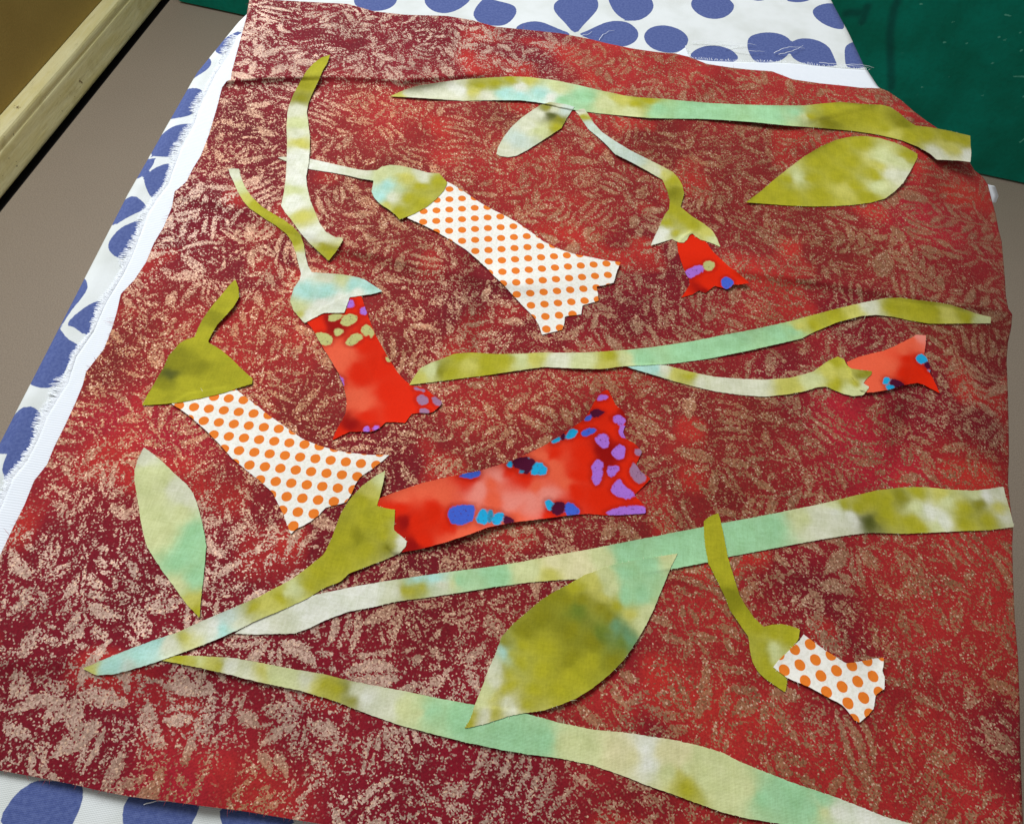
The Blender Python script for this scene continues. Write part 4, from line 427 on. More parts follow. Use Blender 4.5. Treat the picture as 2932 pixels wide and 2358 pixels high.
# green paint with scuffs (signed distance attribute)
g = N('scuffed green paint'); v = g.obj(); n1 = g.noise(v, 6, 4, .6); n2 = g.noise(v, 110, 4, .7); d = g.attr('edge').outputs['Fac']; d2 = g.attr('streak').outputs['Fac']
c = g.mix(g.step(n1, .3, .7), lin((0, 140, 120)), lin((0, 112, 90))); n3 = g.noise(v, 46, 6, .75); c = g.mix(g.math('MULTIPLY', g.step(n3, .60, .72), .30), c, lin((60, 160, 140))); c = g.mix(g.math('MULTIPLY', g.step(n2, .4, .75), .3), c, lin((0, 84, 66)))
c = g.mix(g.math('MULTIPLY', g.step(d2, 12, 0), .45), c, lin((14, 34, 52)))
c = g.mix(g.step(g.math('ADD', d, g.math('MULTIPLY', g.math('SUBTRACT', n2, .5), 5)), .9, -.3), c, lin((90, 178, 156)))
g.l(c, g.b.inputs['Base Color']); g.set(Roughness=.55); g.b.inputs['Specular IOR Level'].default_value = .15; g.bump(n1, .003, .2); M_PANEL = g.m

# ------------------------------------------------------------------ setting: floor, wall with skirting, green panel
def box_bm(bm, x0, x1, y0, y1, z0, z1):
    vs_ = [bm.verts.new(p) for p in ((x0,y0,z0),(x1,y0,z0),(x1,y1,z0),(x0,y1,z0),(x0,y0,z1),(x1,y0,z1),(x1,y1,z1),(x0,y1,z1))]
    for f in ((0,3,2,1),(4,5,6,7),(0,1,5,4),(1,2,6,5),(2,3,7,6),(3,0,4,7)): bm.faces.new([vs_[i] for i in f])
def bm_obj(name, bm, mat, parent=None, bev=0, smooth=False):
    me = bpy.data.meshes.new(name); bm.normal_update(); bm.to_mesh(me); bm.free()
    if smooth: me.polygons.foreach_set('use_smooth', np.ones(len(me.polygons), bool))
    o = link(name, me, mat, parent)
    if bev:
        b = o.modifiers.new('bevel', 'BEVEL'); b.width = bev; b.segments = 3
    return o
bm = bmesh.new()                               # the floor stops short of the skirting, leaving a dark gap
wl_ = lambda y: -1.107+(y-.9495)*.0753
fp = [(wl_(-1.6), -1.6), (3.2, -1.6), (3.2, 3.2), (wl_(3.2), 3.2)]
fl_, fh_ = [bm.verts.new((*p, -.06)) for p in fp], [bm.verts.new((*p, 0)) for p in fp]
bm.faces.new(fl_[::-1]); bm.faces.new(fh_)
for i in range(4): j = (i+1) % 4; bm.faces.new((fl_[i], fl_[j], fh_[j], fh_[i]))
tag(bm_obj('floor', bm, M_FLOOR), 'plain taupe floor below the ironing board', 'floor', kind='structure')
WROT = math.atan2(-.0751, .9972)             # wall direction
wall = empty('wall', (-1.107, .9495, 0), WROT)
tag(wall, 'olive brown wall with cream skirting at upper left', 'wall', kind='structure')
bm = bmesh.new(); box_bm(bm, -.18, -.05, -2.6, 2.4, -.06, 1.1); bm_obj('wall_face', bm, M_WALL, wall)
bm = bmesh.new(); box_bm(bm, -.049, -.001, -2.6, 2.4, -.06, -.02); bm_obj('gap_shade', bm, M_GAP, wall)  # near-black block put in as the shade down the slot
prof = [(-.049, .0), (-.0215, .0), (-.0195, .0012), (-.0182, .0035), (-.0176, .007), (-.0178, .013), (-.0186, .024), (-.0192, .04), (-.0192, .062), (-.0196, .0655), (-.0212, .0672), (-.0216, .0695), (-.0206, .0718), (-.0196, .0745), (-.0192, .079), (-.0196, .0835), (-.0212, .0875), (-.026, .0905), (-.036, .0925), (-.049, .0935)]
bm = bmesh.new(); rows = []
NS = 60
for i in range(NS+1):
    y = -2.6+5.0*i/NS; rows.append([bm.verts.new((px, y, pz)) for px, pz in prof])
for r1, r2 in zip(rows, rows[1:]):
    for i in range(len(prof)-1): bm.faces.new((r1[i], r1[i+1], r2[i+1], r2[i]))
bmesh.ops.recalc_face_normals(bm, faces=bm.faces)
bm_obj('skirting_board', bm, M_SKIRT, wall)

panel = empty('green_panel', (-.847, 1.7134, 0), math.atan2(-.0943, .9955))
tag(panel, 'scuffed dark green painted panel standing upright on the floor behind the ironing board', 'panel')
SCUFF = [((1725,362),(1738,361)),((1824,246),(1856,252)),((1936,101),(1946,126)),((1638,328),(1642,329)),((1647,285),(1650,287)),((1753,315),(1760,316)),((1763,263),(1768,264)),((1775,335),(1778,336)),((1742,318),(1746,317)),((1800,300),(1803,302)),((1690,292),(1692,293)),((1830,330),(1834,331)),((1700,215),(1702,216)),((1870,205),(1872,208)),((1660,180),(1662,181)),((1905,268),(1908,266)),((1790,190),(1792,191)),((1560,350),(1563,350)),((-60,40),(-56,41)),((60,36),(62,38)),((1950,300),(1955,303))]
STREAK = [((1514,355),(1516,330),(1535,280),(1560,235),(1597,171),(1600,165)),((1429,303),(1440,307),(1453,309)),((1463,324),(1468,293))]
nx, nz = 560, 150; gx = np.linspace(-172, 2150, nx); gz = np.linspace(0, 600, nz)
GX, GZ = np.meshgrid(gx, gz); P = np.stack([GX.ravel(), GZ.ravel()], 1)
co = np.stack([P[:, 0]/1000, np.zeros(len(P)), .006+P[:, 1]/1000], 1)
idx = np.arange(nx*nz).reshape(nz, nx)
me = np_mesh('panel_face', co, np.stack([idx[:-1, :-1], idx[:-1, 1:], idx[1:, 1:], idx[1:, :-1]], -1).reshape(-1, 4), False)
sd = np.full(len(P), 1e9)
for s_ in SCUFF: sd = np.minimum(sd, line_dist(P, s_)-1.6)
st = np.full(len(P), 1e9)
for s_ in STREAK: st = np.minimum(st, line_dist(P, s_)-2)
attr_f(me, 'edge', sd); attr_f(me, 'streak', st); link('panel_face', me, M_PANEL, panel)
bm = bmesh.new(); box_bm(bm, -.1725, 2.1505, .0005, .05, .006, .607); o = bm_obj('panel_core', bm, M_PANEL, panel)
attr_f(o.data, 'edge', np.full(len(o.data.vertices), 99)); attr_f(o.data, 'streak', np.full(len(o.data.vertices), 99))
for fx in (-.1, .7, 1.5, 2.05):
    bm = bmesh.new(); box_bm(bm, fx-.03, fx+.03, .012, .04, 0, .006); bm_obj('foot', bm, M_GAP, panel)

# ------------------------------------------------------------------ ironing board
board = empty('ironing_board', (0, 0, 0))
tag(board, 'ironing board with white cover printed with blue petals', 'ironing board')
ys = np.unique(np.r_[np.linspace(-450, -40, 30), np.linspace(-40, 560, 260), np.linspace(560, 868, 40)])
RAD = 9.0; ang = np.linspace(0, math.pi/2, 6)
rows = []
for y in ys:
    l, r = board_l(y)-4.5, board_r(y)+4.0; rad = min(RAD, (r-l)/3)
    inner = np.linspace(l+rad, r-rad, 190)
    left = [(l+rad-rad*math.sin(a_), -rad*(1-math.cos(a_))) for a_ in ang[:0:-1]]
    right = [(r-rad+rad*math.sin(a_), -rad*(1-math.cos(a_))) for a_ in ang[1:]]
    xs = [(l+4, -27.0), (l, -24.0)]+left+[(x, 0.0) for x in inner]+right+[(r, -24.0), (r-4, -27.0)]
    rows.append([(x, y, z) for x, z in xs])
A = np.array(rows); nr, nc = A.shape[:2]; V = A.reshape(-1, 3)
wob = .5*(vn(V[:, 0], V[:, 1], 45, 91)-.5)
co = np.stack([V[:, 0]/1000, V[:, 1]/1000, TOP+(V[:, 2]+np.minimum(wob, 0)*1.0)/1000], 1)
idx = np.arange(nr*nc).reshape(nr, nc)
me = np_mesh('cover', co, np.stack([idx[:-1, :-1], idx[:-1, 1:], idx[1:, 1:], idx[1:, :-1]], -1).reshape(-1, 4))
P = V[:, :2]*(CAM_H*1000/(CAM_H*1000-np.maximum(V[:, 2:3], -RAD)))
sd = np.full(len(P), 50.0)
for p_ in PETAL:
    c_ = chaikin(p_, 2); lo_, hi_ = c_.min(0)-8, c_.max(0)+8
    m_ = ((P > lo_) & (P < hi_)).all(1)
    if m_.any(): sd[m_] = np.minimum(sd[m_], sdf(P[m_], c_))
# the same print carries on where the photograph does not look
for k_ in range(120):
    cx_, cy_ = rng.uniform(-190, 190), rng.choice([rng.uniform(-440, -60), rng.uniform(560, 860)])
    th, ra, rb = rng.uniform(0, 6.28), rng.uniform(17, 24), rng.uniform(12, 16)
    q = P-np.array((cx_, cy_)); u = q[:, 0]*math.cos(th)+q[:, 1]*math.sin(th); w_ = -q[:, 0]*math.sin(th)+q[:, 1]*math.cos(th)
    sd = np.minimum(sd, (np.sqrt((u/ra)**2+(w_/rb)**2)-1)*rb)
attr_f(me, 'edge', sd)
link('cover', me, M_COVER, board)
bm = bmesh.new(); pr = [(board_r(y)-6, y) for y in ys[::4]]+[(board_l(y)+6, y) for y in ys[::-4]]
lo_v = [bm.verts.new((x/1000, y/1000, TOP-.0268)) for x, y in pr]; hi_v = [bm.verts.new((x/1000, y/1000, TOP-.012)) for x, y in pr]
bm.faces.new(lo_v[::-1]); bm.faces.new(hi_v)
for i in range(len(pr)): j = (i+1) % len(pr); bm.faces.new((lo_v[i], lo_v[j], hi_v[j], hi_v[i]))
bm_obj('base_board', bm, M_BASE, board)
def tube(name, pts, rad, mat, parent, seg=10):
    cu = bpy.data.curves.new(name, 'CURVE'); cu.dimensions = '3D'; cu.bevel_depth = rad; cu.bevel_resolution = 2
    s_ = cu.splines.new('POLY'); s_.points.add(len(pts)-1)
    for p, q in zip(s_.points, pts): p.co = (*q, 1)
    o = bpy.data.objects.new(name, cu); dg = bpy.context.evaluated_depsgraph_get()
    COL.objects.link(o); dg.update(); me = bpy.data.meshes.new_from_object(o.evaluated_get(bpy.context.evaluated_depsgraph_get()))
    bpy.data.objects.remove(o); me.name = name
    return link(name, me, mat, parent)
zt = TOP-.034
tube('leg_frame', [(-.13, -.32, zt), (-.15, .42, .012), (.15, .42, .012), (.13, -.32, zt)], .011, M_STEEL, board)
tube('leg_frame', [(-.06, .40, zt), (-.10, -.36, .012), (.10, -.36, .012), (.06, .40, zt)], .011, M_STEEL, board)
tube('cross_bar', [(-.155, -.32, zt), (.155, -.32, zt)], .008, M_STEEL, board)
tube('cross_bar', [(-.14, .40, zt), (.14, .40, zt)], .008, M_STEEL, board)

# ------------------------------------------------------------------ white backing cloth with frayed edges
def coons(L, R, T, B, nu, nv):               # L,R run top->bottom, T,B run left->right
    L, R = resample(L, nv), resample(R, nv); T, B = resample(T, nu), resample(B, nu)
    u = np.linspace(0, 1, nu)[None, :, None]; v = np.linspace(0, 1, nv)[:, None, None]
    return ((1-u)*L[:, None]+u*R[:, None]+(1-v)*T[None]+v*B[None]
            -((1-u)*(1-v)*L[0]+u*(1-v)*R[0]+(1-u)*v*L[-1]+u*v*R[-1]))
bl_ = [(-188, 416)]+[(-190, 395)]+list(BACK['left'])+[(BACK['left'][-1][0]+.4, 30), (BACK['left'][-1][0]+1, 2)]
bt_ = [bl_[0], (-60, 424), (20, 425), (66, 428), (74, 440)]+list(BACK['top'])
br_ = [BACK['top'][-1], (197, 430), (208, 416), (222, 402), (240, 368), (245, 354), (255.5, 352.7), (255.7, 344.7), (253, 339), (243, 337), (238, 320), (232, 260), (222, 190), (208, 110), (196, 40), (190, 2)]
bb_ = [bl_[-1], (190, 2)]
G = coons(bl_, br_, bt_, bb_, 160, 520); P = G.reshape(-1, 2)
z = .9 - droop(P[:, 0], P[:, 1])*1.03 + .25*(vn(P[:, 0], P[:, 1], 30, 5)-.5)
idx = np.arange(len(P)).reshape(520, 160)
me = np_mesh('backing_cloth', place(P[:, 0], P[:, 1], z), np.stack([idx[:-1, :-1], idx[1:, :-1], idx[1:, 1:], idx[:-1, 1:]], -1).reshape(-1, 4))
back = link('backing_cloth', me, M_WHITE)
sm = back.modifiers.new('thickness', 'SOLIDIFY'); sm.thickness = .0004
tag(back, 'plain white cotton cloth with frayed edge under the maroon fabric', 'cloth')
def threads(name, specs, parent, mat=M_THREAD, origin=None):
    # each spec: list of (x, y, z) mm and a half width; tapering flat fibres
    co, fc = [], []
    for pts, rad in specs:
        pts = np.array(pts, float); n = len(pts); base = len(co)
        for i in range(n):
            t = pts[min(i+1, n-1)]-pts[max(i-1, 0)]; t /= (np.linalg.norm(t)+1e-9)
            s1 = np.array((t[1], -t[0], 0)); s1 /= (np.linalg.norm(s1)+1e-9); rr_ = rad*(1-.7*(i/(n-1))**2)
            up = np.array((0, 0, rr_*.7))
            co += [pts[i]-s1*rr_, pts[i]+up, pts[i]+s1*rr_]
        for i in range(n-1):
            b = base+3*i; fc += [(b, b+3, b+4, b+1), (b+1, b+4, b+5, b+2)]
    co = np.array(co); W3 = np.stack([co[:, 0]/1000, co[:, 1]/1000, TOP+co[:, 2]/1000], 1)
    if origin is not None: W3 = W3-origin
    return link(name, np_mesh(name, W3, fc), mat, parent)
L = resample(bl_, step=.36); specs = []
for i, (x, y) in enumerate(L):
    if y > 382: continue
    clump = vn(np.array([x]), np.array([y]), 9, 31)[0]
    ln = (.8+4.2*clump**1.6)*rng.uniform(.6, 1.1)
    a_ = math.pi+rng.normal(-.35, .12)+(.9*(clump-.5)); cur = rng.normal(0, .2)
    pts = []
    for k_ in range(5):
        f = k_/4; aa = a_+cur*f; pts.append((x+2.0+(ln+2.0)*f*math.cos(aa), y+ln*f*math.sin(aa), (.8 if k_ == 0 else 1.0)-.25*f+.5*math.sin(f*3)*rng.uniform(.1, 1)))
    specs.append((pts, rng.uniform(.2, .3)))
for i, (x, y) in enumerate(resample(bt_[4:], step=1.1)):
    ln = rng.uniform(.5, 2.2); a_ = math.pi/2+rng.normal(0, .9)
    specs.append(([(x, y-.8, .9), (x+ln*.5*math.cos(a_), y+ln*.5*math.sin(a_), 1.1), (x+ln*math.cos(a_), y+ln*math.sin(a_), 1.0)], rng.uniform(.1, .16)))
for (x0, y0, x1, y1, bend) in ((100, 444, 120, 452.5, 2), (104, 443.5, 125, 447, -1.5), (86, 444.5, 108, 451, 1.5), (131, 446.5, 152, 457, 2.5), (134, 446, 151, 460, -2), (160, 444, 192.5, 446.8, -1), (175, 445, 196, 447.5, .8), (78, 445, 96, 448, 1)):
    dx, dy = x1-x0, y1-y0; ln = math.hypot(dx, dy); pts = []
    for k_ in range(12):
        f = k_/11; b_ = bend*math.sin(f*math.pi)+.25*math.sin(f*25); pts.append((x0+dx*f-dy/ln*b_, y0+dy*f+dx/ln*b_, 1.1+.8*math.sin(f*math.pi)))
    specs.append((pts, .2))
tag(threads('fringe', specs, back), kind='stuff')

# ------------------------------------------------------------------ maroon print fabric
nu, nv = 620, 680
FAB['left'] = [tuple(p) for p in FAB['left']]
G = coons(FAB['left'], FAB['right'], FAB['top'], FAB['bottom'], nu, nv); P = G.reshape(-1, 2)
PS = 1.65; print_x0, print_y0, px = -225.0/PS, -40.0/PS, .40   # the print, drawn small and enlarged by PS
CW, CH = int(530/PS/px), int(520/PS/px); CAN = np.full((CH, CW), .12, np.float32)
dfield_y, dfield_x = np.mgrid[0:CH, 0:CW]; wx_, wy_ = print_x0+dfield_x*px, print_y0+dfield_y*px
DF = fbm(wx_.ravel(), wy_.ravel(), 38, 61, 2).reshape(CH, CW)
OCC = np.zeros((CH, CW), bool)
def stamp(cx_, cy_, th, ln, wd, kind, bend, dval, lim=.22):
    r_ = ln*.62+1.2; i0, i1 = int((cx_-r_-print_x0)/px), int((cx_+r_-print_x0)/px)+1; j0, j1 = int((cy_-r_-print_y0)/px), int((cy_+r_-print_y0)/px)+1
    i0, j0, i1, j1 = max(i0, 0), max(j0, 0), min(i1, CW), min(j1, CH)
    if i1-i0 < 3 or j1-j0 < 3: return
    X = wx_[j0:j1, i0:i1]-cx_; Y = wy_[j0:j1, i0:i1]-cy_
    u = X*math.cos(th)+Y*math.sin(th); v = -X*math.sin(th)+Y*math.cos(th)
    s_ = u/(ln/2); v = v-bend*ln*.25*(s_*s_-.3)
    hw = wd/2*np.clip(1-s_*s_, 0, 1)**(.8 if kind != 1 else .5)*(1-.25*s_)
    inside = (np.abs(v) < hw) & (np.abs(s_) < 1); halo = (np.abs(v) < hw+.42) & (np.abs(s_) < 1.05)
    sub = CAN[j0:j1, i0:i1]; occ = OCC[j0:j1, i0:i1]
    if inside.sum() < 4 or occ[inside].mean() > lim: return
    free = ~occ; inside &= free; halo &= free
    sub[halo] = np.minimum(sub[halo], .05); occ |= (np.abs(v) < hw+.4) & (np.abs(s_) < 1.03)
    val = np.full(X.shape, dval)
    if kind == 2: val = np.where(np.sin((np.abs(v)*1.1+u)*2*math.pi/1.9) > -.1, dval, .06); val = np.where(np.abs(v) < .3, .05, val)
    if kind == 3: val = np.full(X.shape, .03)
    if kind == 4: val = np.where(np.abs(v) < .28, .04, dval)
    sub[inside] = val[inside]
def jitter_grid(sp):
    g_ = [(x+rng.uniform(-.42, .42)*sp, y+rng.uniform(-.42, .42)*sp) for x in np.arange(-222/PS, 292/PS, sp) for y in np.arange(-38/PS, 466/PS, sp)]
    rng.shuffle(g_); return g_
dv = lambda: rng.uniform(.68, 1.0)
for cx_, cy_ in jitter_grid(13.0):            # sprigs, evenly spread
    th0 = rng.uniform(0, 6.28); kd = rng.choice(4, p=[.34, .30, .18, .18])
    if kd == 0:                              # star of narrow leaves
        n_ = rng.integers(5, 9); sprd = rng.choice([6.28*(n_-1)/n_, 3.4])
        for q_ in range(n_):
            th = th0+(q_/(n_-1)-.5)*sprd+rng.normal(0, .08); ln = rng.uniform(7, 12); o_ = ln*.5+.9
            stamp(cx_+o_*math.cos(th), cy_+o_*math.sin(th), th, ln, rng.uniform(2.2, 4.2), rng.choice([0, 0, 4, 2]), rng.normal(0, .35), dv())
    elif kd == 1:                            # feathery frond: leaflets along a stem
        ln = rng.uniform(14, 21); n_ = rng.integers(3, 6); ux, uy = math.cos(th0), math.sin(th0)
        stamp(cx_, cy_, th0, ln, .9, 1, rng.normal(0, .3), dv())
        for q_ in range(n_):
            f = (q_+.5)/n_-.5
            for sd_ in (-1, 1):
                l2 = (4.6+4.2*(1-abs(f)*1.2))*rng.uniform(.8, 1.15); t2 = th0+sd_*rng.uniform(.65, 1.0)
                stamp(cx_+f*ln*ux+.5*l2*math.cos(t2), cy_+f*ln*uy+.5*l2*math.sin(t2), t2, l2, rng.uniform(1.8, 2.9), 0, sd_*.3, dv())
    elif kd == 2:                            # broad leaf with midrib, or left bare
        ln = rng.uniform(10, 15); stamp(cx_, cy_, th0, ln, ln*rng.uniform(.36, .5), rng.choice([4, 2, 0, 3]), rng.normal(0, .3), dv())
        for q_ in (-1, 1): stamp(cx_-q_*4.2*math.sin(th0), cy_+q_*4.2*math.cos(th0), th0+rng.normal(0, .2), ln*.8, 1.5, 1, q_*.5, dv())
    else:                                    # bundle of curved strokes
        for q_ in range(rng.integers(3, 6)): o_ = (q_-2)*2.6; stamp(cx_-o_*math.sin(th0), cy_+o_*math.cos(th0), th0+rng.normal(0, .12), rng.uniform(8, 14), rng.uniform(1.3, 2.0), 1, rng.normal(.3, .3), dv())
for sp_, l0, l1 in ((7.5, 6, 10), (5.0, 4.5, 7), (3.6, 3, 5), (2.8, 2, 3.4)):   # ever smaller leaves in what is still bare
    for cx_, cy_ in jitter_grid(sp_):
        ln = rng.uniform(l0, l1); kd = rng.choice([0, 1, 4, 3], p=[.5, .22, .18, .10])
        stamp(cx_, cy_, rng.uniform(0, 6.28), ln, max(.9, ln*(rng.uniform(.28, .46) if kd != 1 else .16)), kd, rng.normal(0, .5), dv(), .10)
for _ in range(1):                           # ink bleeds a little: softer leaf edges
    CAN = .72*CAN+.07*(np.roll(CAN, 1, 0)+np.roll(CAN, -1, 0)+np.roll(CAN, 1, 1)+np.roll(CAN, -1, 1))
CAN *= (.80+.30*np.clip((DF-.25)*1.9, 0, 1))
fx_ = np.clip((P[:, 0]/PS-print_x0)/px, 0, CW-2); fy_ = np.clip((P[:, 1]/PS-print_y0)/px, 0, CH-2)
ix, iy = fx_.astype(int), fy_.astype(int); tx, ty = fx_-ix, fy_-iy
dens = CAN[iy, ix]*(1-tx)*(1-ty)+CAN[iy, ix+1]*tx*(1-ty)+CAN[iy+1, ix]*(1-tx)*ty+CAN[iy+1, ix+1]*tx*ty
TB = {k: lin(c_) for k, c_ in dict(r=(170, 40, 38), c=(172, 32, 46), d=(120, 16, 30), b=(130, 32, 30), w=(124, 12, 32)).items()}
TI = {k: lin(c_) for k, c_ in dict(r=(166, 112, 80), c=(168, 114, 84), d=(168, 126, 100), b=(162, 114, 82), w=(184, 154, 138)).items()}  # w: pale ink, with window sheen on the metallic print put into the colour
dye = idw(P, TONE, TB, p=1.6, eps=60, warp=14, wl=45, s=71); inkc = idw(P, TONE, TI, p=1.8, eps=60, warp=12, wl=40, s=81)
nb = fbm(P[:, 0], P[:, 1], 16, 95, 3)[:, None]; dye = dye*(.78+.44*nb)
f2 = .7*np.clip((fbm(P[:, 0], P[:, 1], 26, 99, 2)-.64)*5, 0, 1)[:, None]; dye = dye*(1-f2)+np.array(lin((205, 52, 40)))*f2*.9+dye*f2*.1
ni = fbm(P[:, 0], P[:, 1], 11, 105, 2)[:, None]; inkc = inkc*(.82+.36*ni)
zz = 1.5+undul(P[:, 0], P[:, 1])-droop(P[:, 0], P[:, 1])
XYZ = place(P[:, 0], P[:, 1], zz).reshape(nv, nu, 3)
hang = []; NH = 14                           # the right edge folds over and hangs straight down
edge = XYZ[:, -1].copy()
for k_ in range(1, NH+1):
    e = edge.copy(); f = k_/NH
    e[:, 0] += .004*math.sin(min(f*6, 1.57))-.006*f; e[:, 2] -= .030*f*np.clip((edge[:, 1]+.01)/.1, .2, 1); hang.append(e)
rim = XYZ.copy(); XYZ = np.concatenate([XYZ, np.stack(hang, 1)], 1)
nu2 = nu+NH; idx = np.arange(nv*nu2).reshape(nv, nu2)
me = np_mesh('maroon_fabric', XYZ.reshape(-1, 3), np.stack([idx[:-1, :-1], idx[1:, :-1], idx[1:, 1:], idx[:-1, 1:]], -1).reshape(-1, 4))
def ext(a):
    a = a.reshape(nv, nu, -1); return np.concatenate([a, np.repeat(a[:, -1:], NH, 1)], 1).reshape(nv*nu2, -1)
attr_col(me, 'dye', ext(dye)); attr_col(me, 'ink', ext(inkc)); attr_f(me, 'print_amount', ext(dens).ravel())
fab = link('maroon_fabric', me, M_MAROON)
tag(fab, 'large maroon fabric with speckled tan leaf print spread over the ironing board', 'fabric')
# thin cut edge of the fabric
bd = np.concatenate([rim[0, :], rim[1:, -1][:0], rim[::-1, 0], rim[-1, :]])
co, fc = [], []
for seq in (rim[0, :], rim[:, 0][::-1], rim[-1, ::-1]):
    b0 = len(co); lowr = seq.copy(); lowr[:, 2] -= .0006
    for p, q in zip(seq, lowr): co += [p, q]
    fc += [(b0+2*i, b0+2*i+1, b0+2*i+3, b0+2*i+2) for i in range(len(seq)-1)]
g = N('maroon cut edge'); g.set(Base_Color=(*lin((92, 14, 26)), 1), Roughness=.9)
link('cut_edge', np_mesh('cut_edge', co, fc), g.m, fab)

g = N('maroon fibre'); g.set(Base_Color=(*lin((150, 50, 56)), 1), Roughness=.9); sp_ = []
for seq, dirn in ((XYZ[:, 0], (-1, 0)), (XYZ[0, :nu], (0, 1)), (XYZ[-1, :nu], (0, -1))):
    for p in seq[rng.random(len(seq)) < .3]:
        p = np.array((p[0]*1000, p[1]*1000, (p[2]-TOP)*1000)); ln_ = rng.exponential(.5)+.2; e_ = np.array(dirn)+rng.normal(0, .6, 2)
        sp_.append(([(*p[:2], p[2]), (p[0]+e_[0]*ln_*.5, p[1]+e_[1]*ln_*.5, p[2]-.1), (p[0]+e_[0]*ln_, p[1]+e_[1]*ln_, p[2]-.4)], .07))
tag(threads('frayed_edge', sp_, fab, g.m), kind='stuff')

# ------------------------------------------------------------------ cut-out pieces
DYE = {k: lin(v) for k, v in dict(O=(176, 170, 34), D=(142, 138, 20), K=(84, 88, 26), Y=(204, 198, 98), L=(214, 218, 162), P=(222, 222, 198), W=(236, 236, 224), M=(164, 214, 166), A=(180, 226, 218), B=(204, 218, 208), C=(228, 220, 172), T=(112, 130, 40), U=(110, 154, 112)).items()}
DYER = {k: lin(v) for k, v in dict(R=(224, 38, 4), S=(236, 98, 66), k=(150, 8, 4), p=(238, 140, 124)).items()}
BLC = {k: lin(v) for k, v in dict(v=(172, 112, 214), u=(66, 98, 206), c=(30, 168, 218), g=(192, 192, 120), m=(78, 8, 44), s=(160, 118, 150), t=(46, 140, 176)).items()}
LOWER = []
M_FRAY = {}
for nm_, c_ in ((M_GREEN.name, (226, 226, 190)), (M_RED.name, (236, 120, 100)), (M_DOT.name, (240, 230, 214))):
    g = N('fray '+nm_); g.set(Base_Color=(*lin(c_), 1), Roughness=.9); M_FRAY[nm_] = g.m
def cutout(key, name, label, cat, lvl, mat, group=None, step=.8, stiff=1.0, wave=.9, seed=0):
    out = np.array(OUT[key], float)
    a = np.vstack([out, out[:1]]); B_ = resample(a, step=.75)[:-1]
    # scissor jitter and tiny fray
    nn_ = rng.normal(0, .05, B_.shape); B_ = B_+nn_
    lo_, hi_ = B_.min(0), B_.max(0)
    gx, gy = np.meshgrid(np.arange(lo_[0], hi_[0], step), np.arange(lo_[1], hi_[1], step*.87)); gx[1::2] += step/2
    Q = np.stack([gx.ravel(), gy.ravel()], 1); Q = Q+rng.uniform(-.12, .12, Q.shape)
    Q = Q[sdf(Q, out) < -.45]
    allp = np.vstack([B_, Q]); n = len(B_)
    res = delaunay_2d_cdt([Vector(p) for p in allp], [], [list(range(n))], 1, 1e-5)
    P = np.array([(p.x, p.y) for p in res[0]]); F = [f for f in res[2]]
    F = np.array([f for f in F if len(f) == 3], int)
    tri = P[F]; ar = (tri[:, 1, 0]-tri[:, 0, 0])*(tri[:, 2, 1]-tri[:, 0, 1])-(tri[:, 2, 0]-tri[:, 0, 0])*(tri[:, 1, 1]-tri[:, 0, 1])
    F[ar < 0] = F[ar < 0][:, ::-1]
    d_in = -sdf(P, out)
    lift = wave*(2.2*np.clip(vn(P[:, 0], P[:, 1], 42, 200+seed)-.52, 0, 1)+.12*vn(P[:, 0], P[:, 1], 13, 300+seed))
    curl = wave*.5*np.exp(-np.maximum(d_in, 0)/2.0)*np.clip(vn(P[:, 0], P[:, 1], 26, 400+seed)-.5, 0, 1)*2.6
    z = 1.5+bridge(P[:, 0], P[:, 1])-stiff*droop(P[:, 0], P[:, 1])+.16+lift+curl
    for key2, B2, zf in LOWER:                # drape over the pieces already lying below
        d2 = sdf(P, B2); m2 = d2 < 1.0
        if (d2 < -.3).any(): z[m2] = np.maximum(z[m2], zf(P[m2])+.22-1.0*np.maximum(d2[m2], 0))
    kd = KDTree(len(P))
    for i_, p_ in enumerate(P): kd.insert((p_[0], p_[1], 0), i_)
    kd.balance()
    LOWER.append((key, out, lambda Q, kd=kd, z=z: np.array([max(z[h[1]] for h in kd.find_n((q[0], q[1], 0), 3)) for q in Q])))
    XYZ = place(P[:, 0], P[:, 1], z); c0 = XYZ.mean(0)
    me = np_mesh(name, XYZ-c0, F)
    if mat is M_GREEN:
        c = idw(P, SPOT[key], DYE, p=1.8, eps=3.0, warp=2.6, wl=8, s=500+seed)
        m_ = fbm(P[:, 0], P[:, 1], 5, 600+seed, 3)[:, None]; c = c*(.93+.14*m_); attr_col(me, 'dye', c)
    elif mat is M_RED:
        attr_col(me, 'dye', idw(P, SPOT[key], DYER, p=2.0, eps=2.0, warp=4.0, wl=12, s=500+seed))
        best = np.full(len(P), 1e9); spc = np.zeros((len(P), 3))
        for k_, poly in BLOB[key]:
            d = sdf(P, chaikin(poly, 1)); m_ = d < best; best[m_] = d[m_]; spc[m_] = BLC[k_]
        attr_f(me, 'edge', best-.3); attr_col(me, 'spot', spc)
    else:
        o_, va, vb = LATTICE[key]; Mi = np.linalg.inv(np.array([va, vb]).T)
        lc = (Mi@(P-np.array(o_)).T).T+.5+20; attr_col(me, 'lattice', np.c_[lc, np.zeros(len(lc))])
        attr_col(me, 'step_a', np.tile((*va, 0), (len(lc), 1))); attr_col(me, 'step_b', np.tile((*vb, 0), (len(lc), 1)))
    o = link(name, me, mat); o.location = c0
    s_ = o.modifiers.new('thickness', 'SOLIDIFY'); s_.thickness = .00014; s_.offset = -1
    es = o.modifiers.new('crisp edge', 'EDGE_SPLIT'); es.split_angle = math.radians(50)
    tag(o, label, cat, group)
    sp_ = []; zb = z[:n] if len(z) >= n else z # fibres along the cut
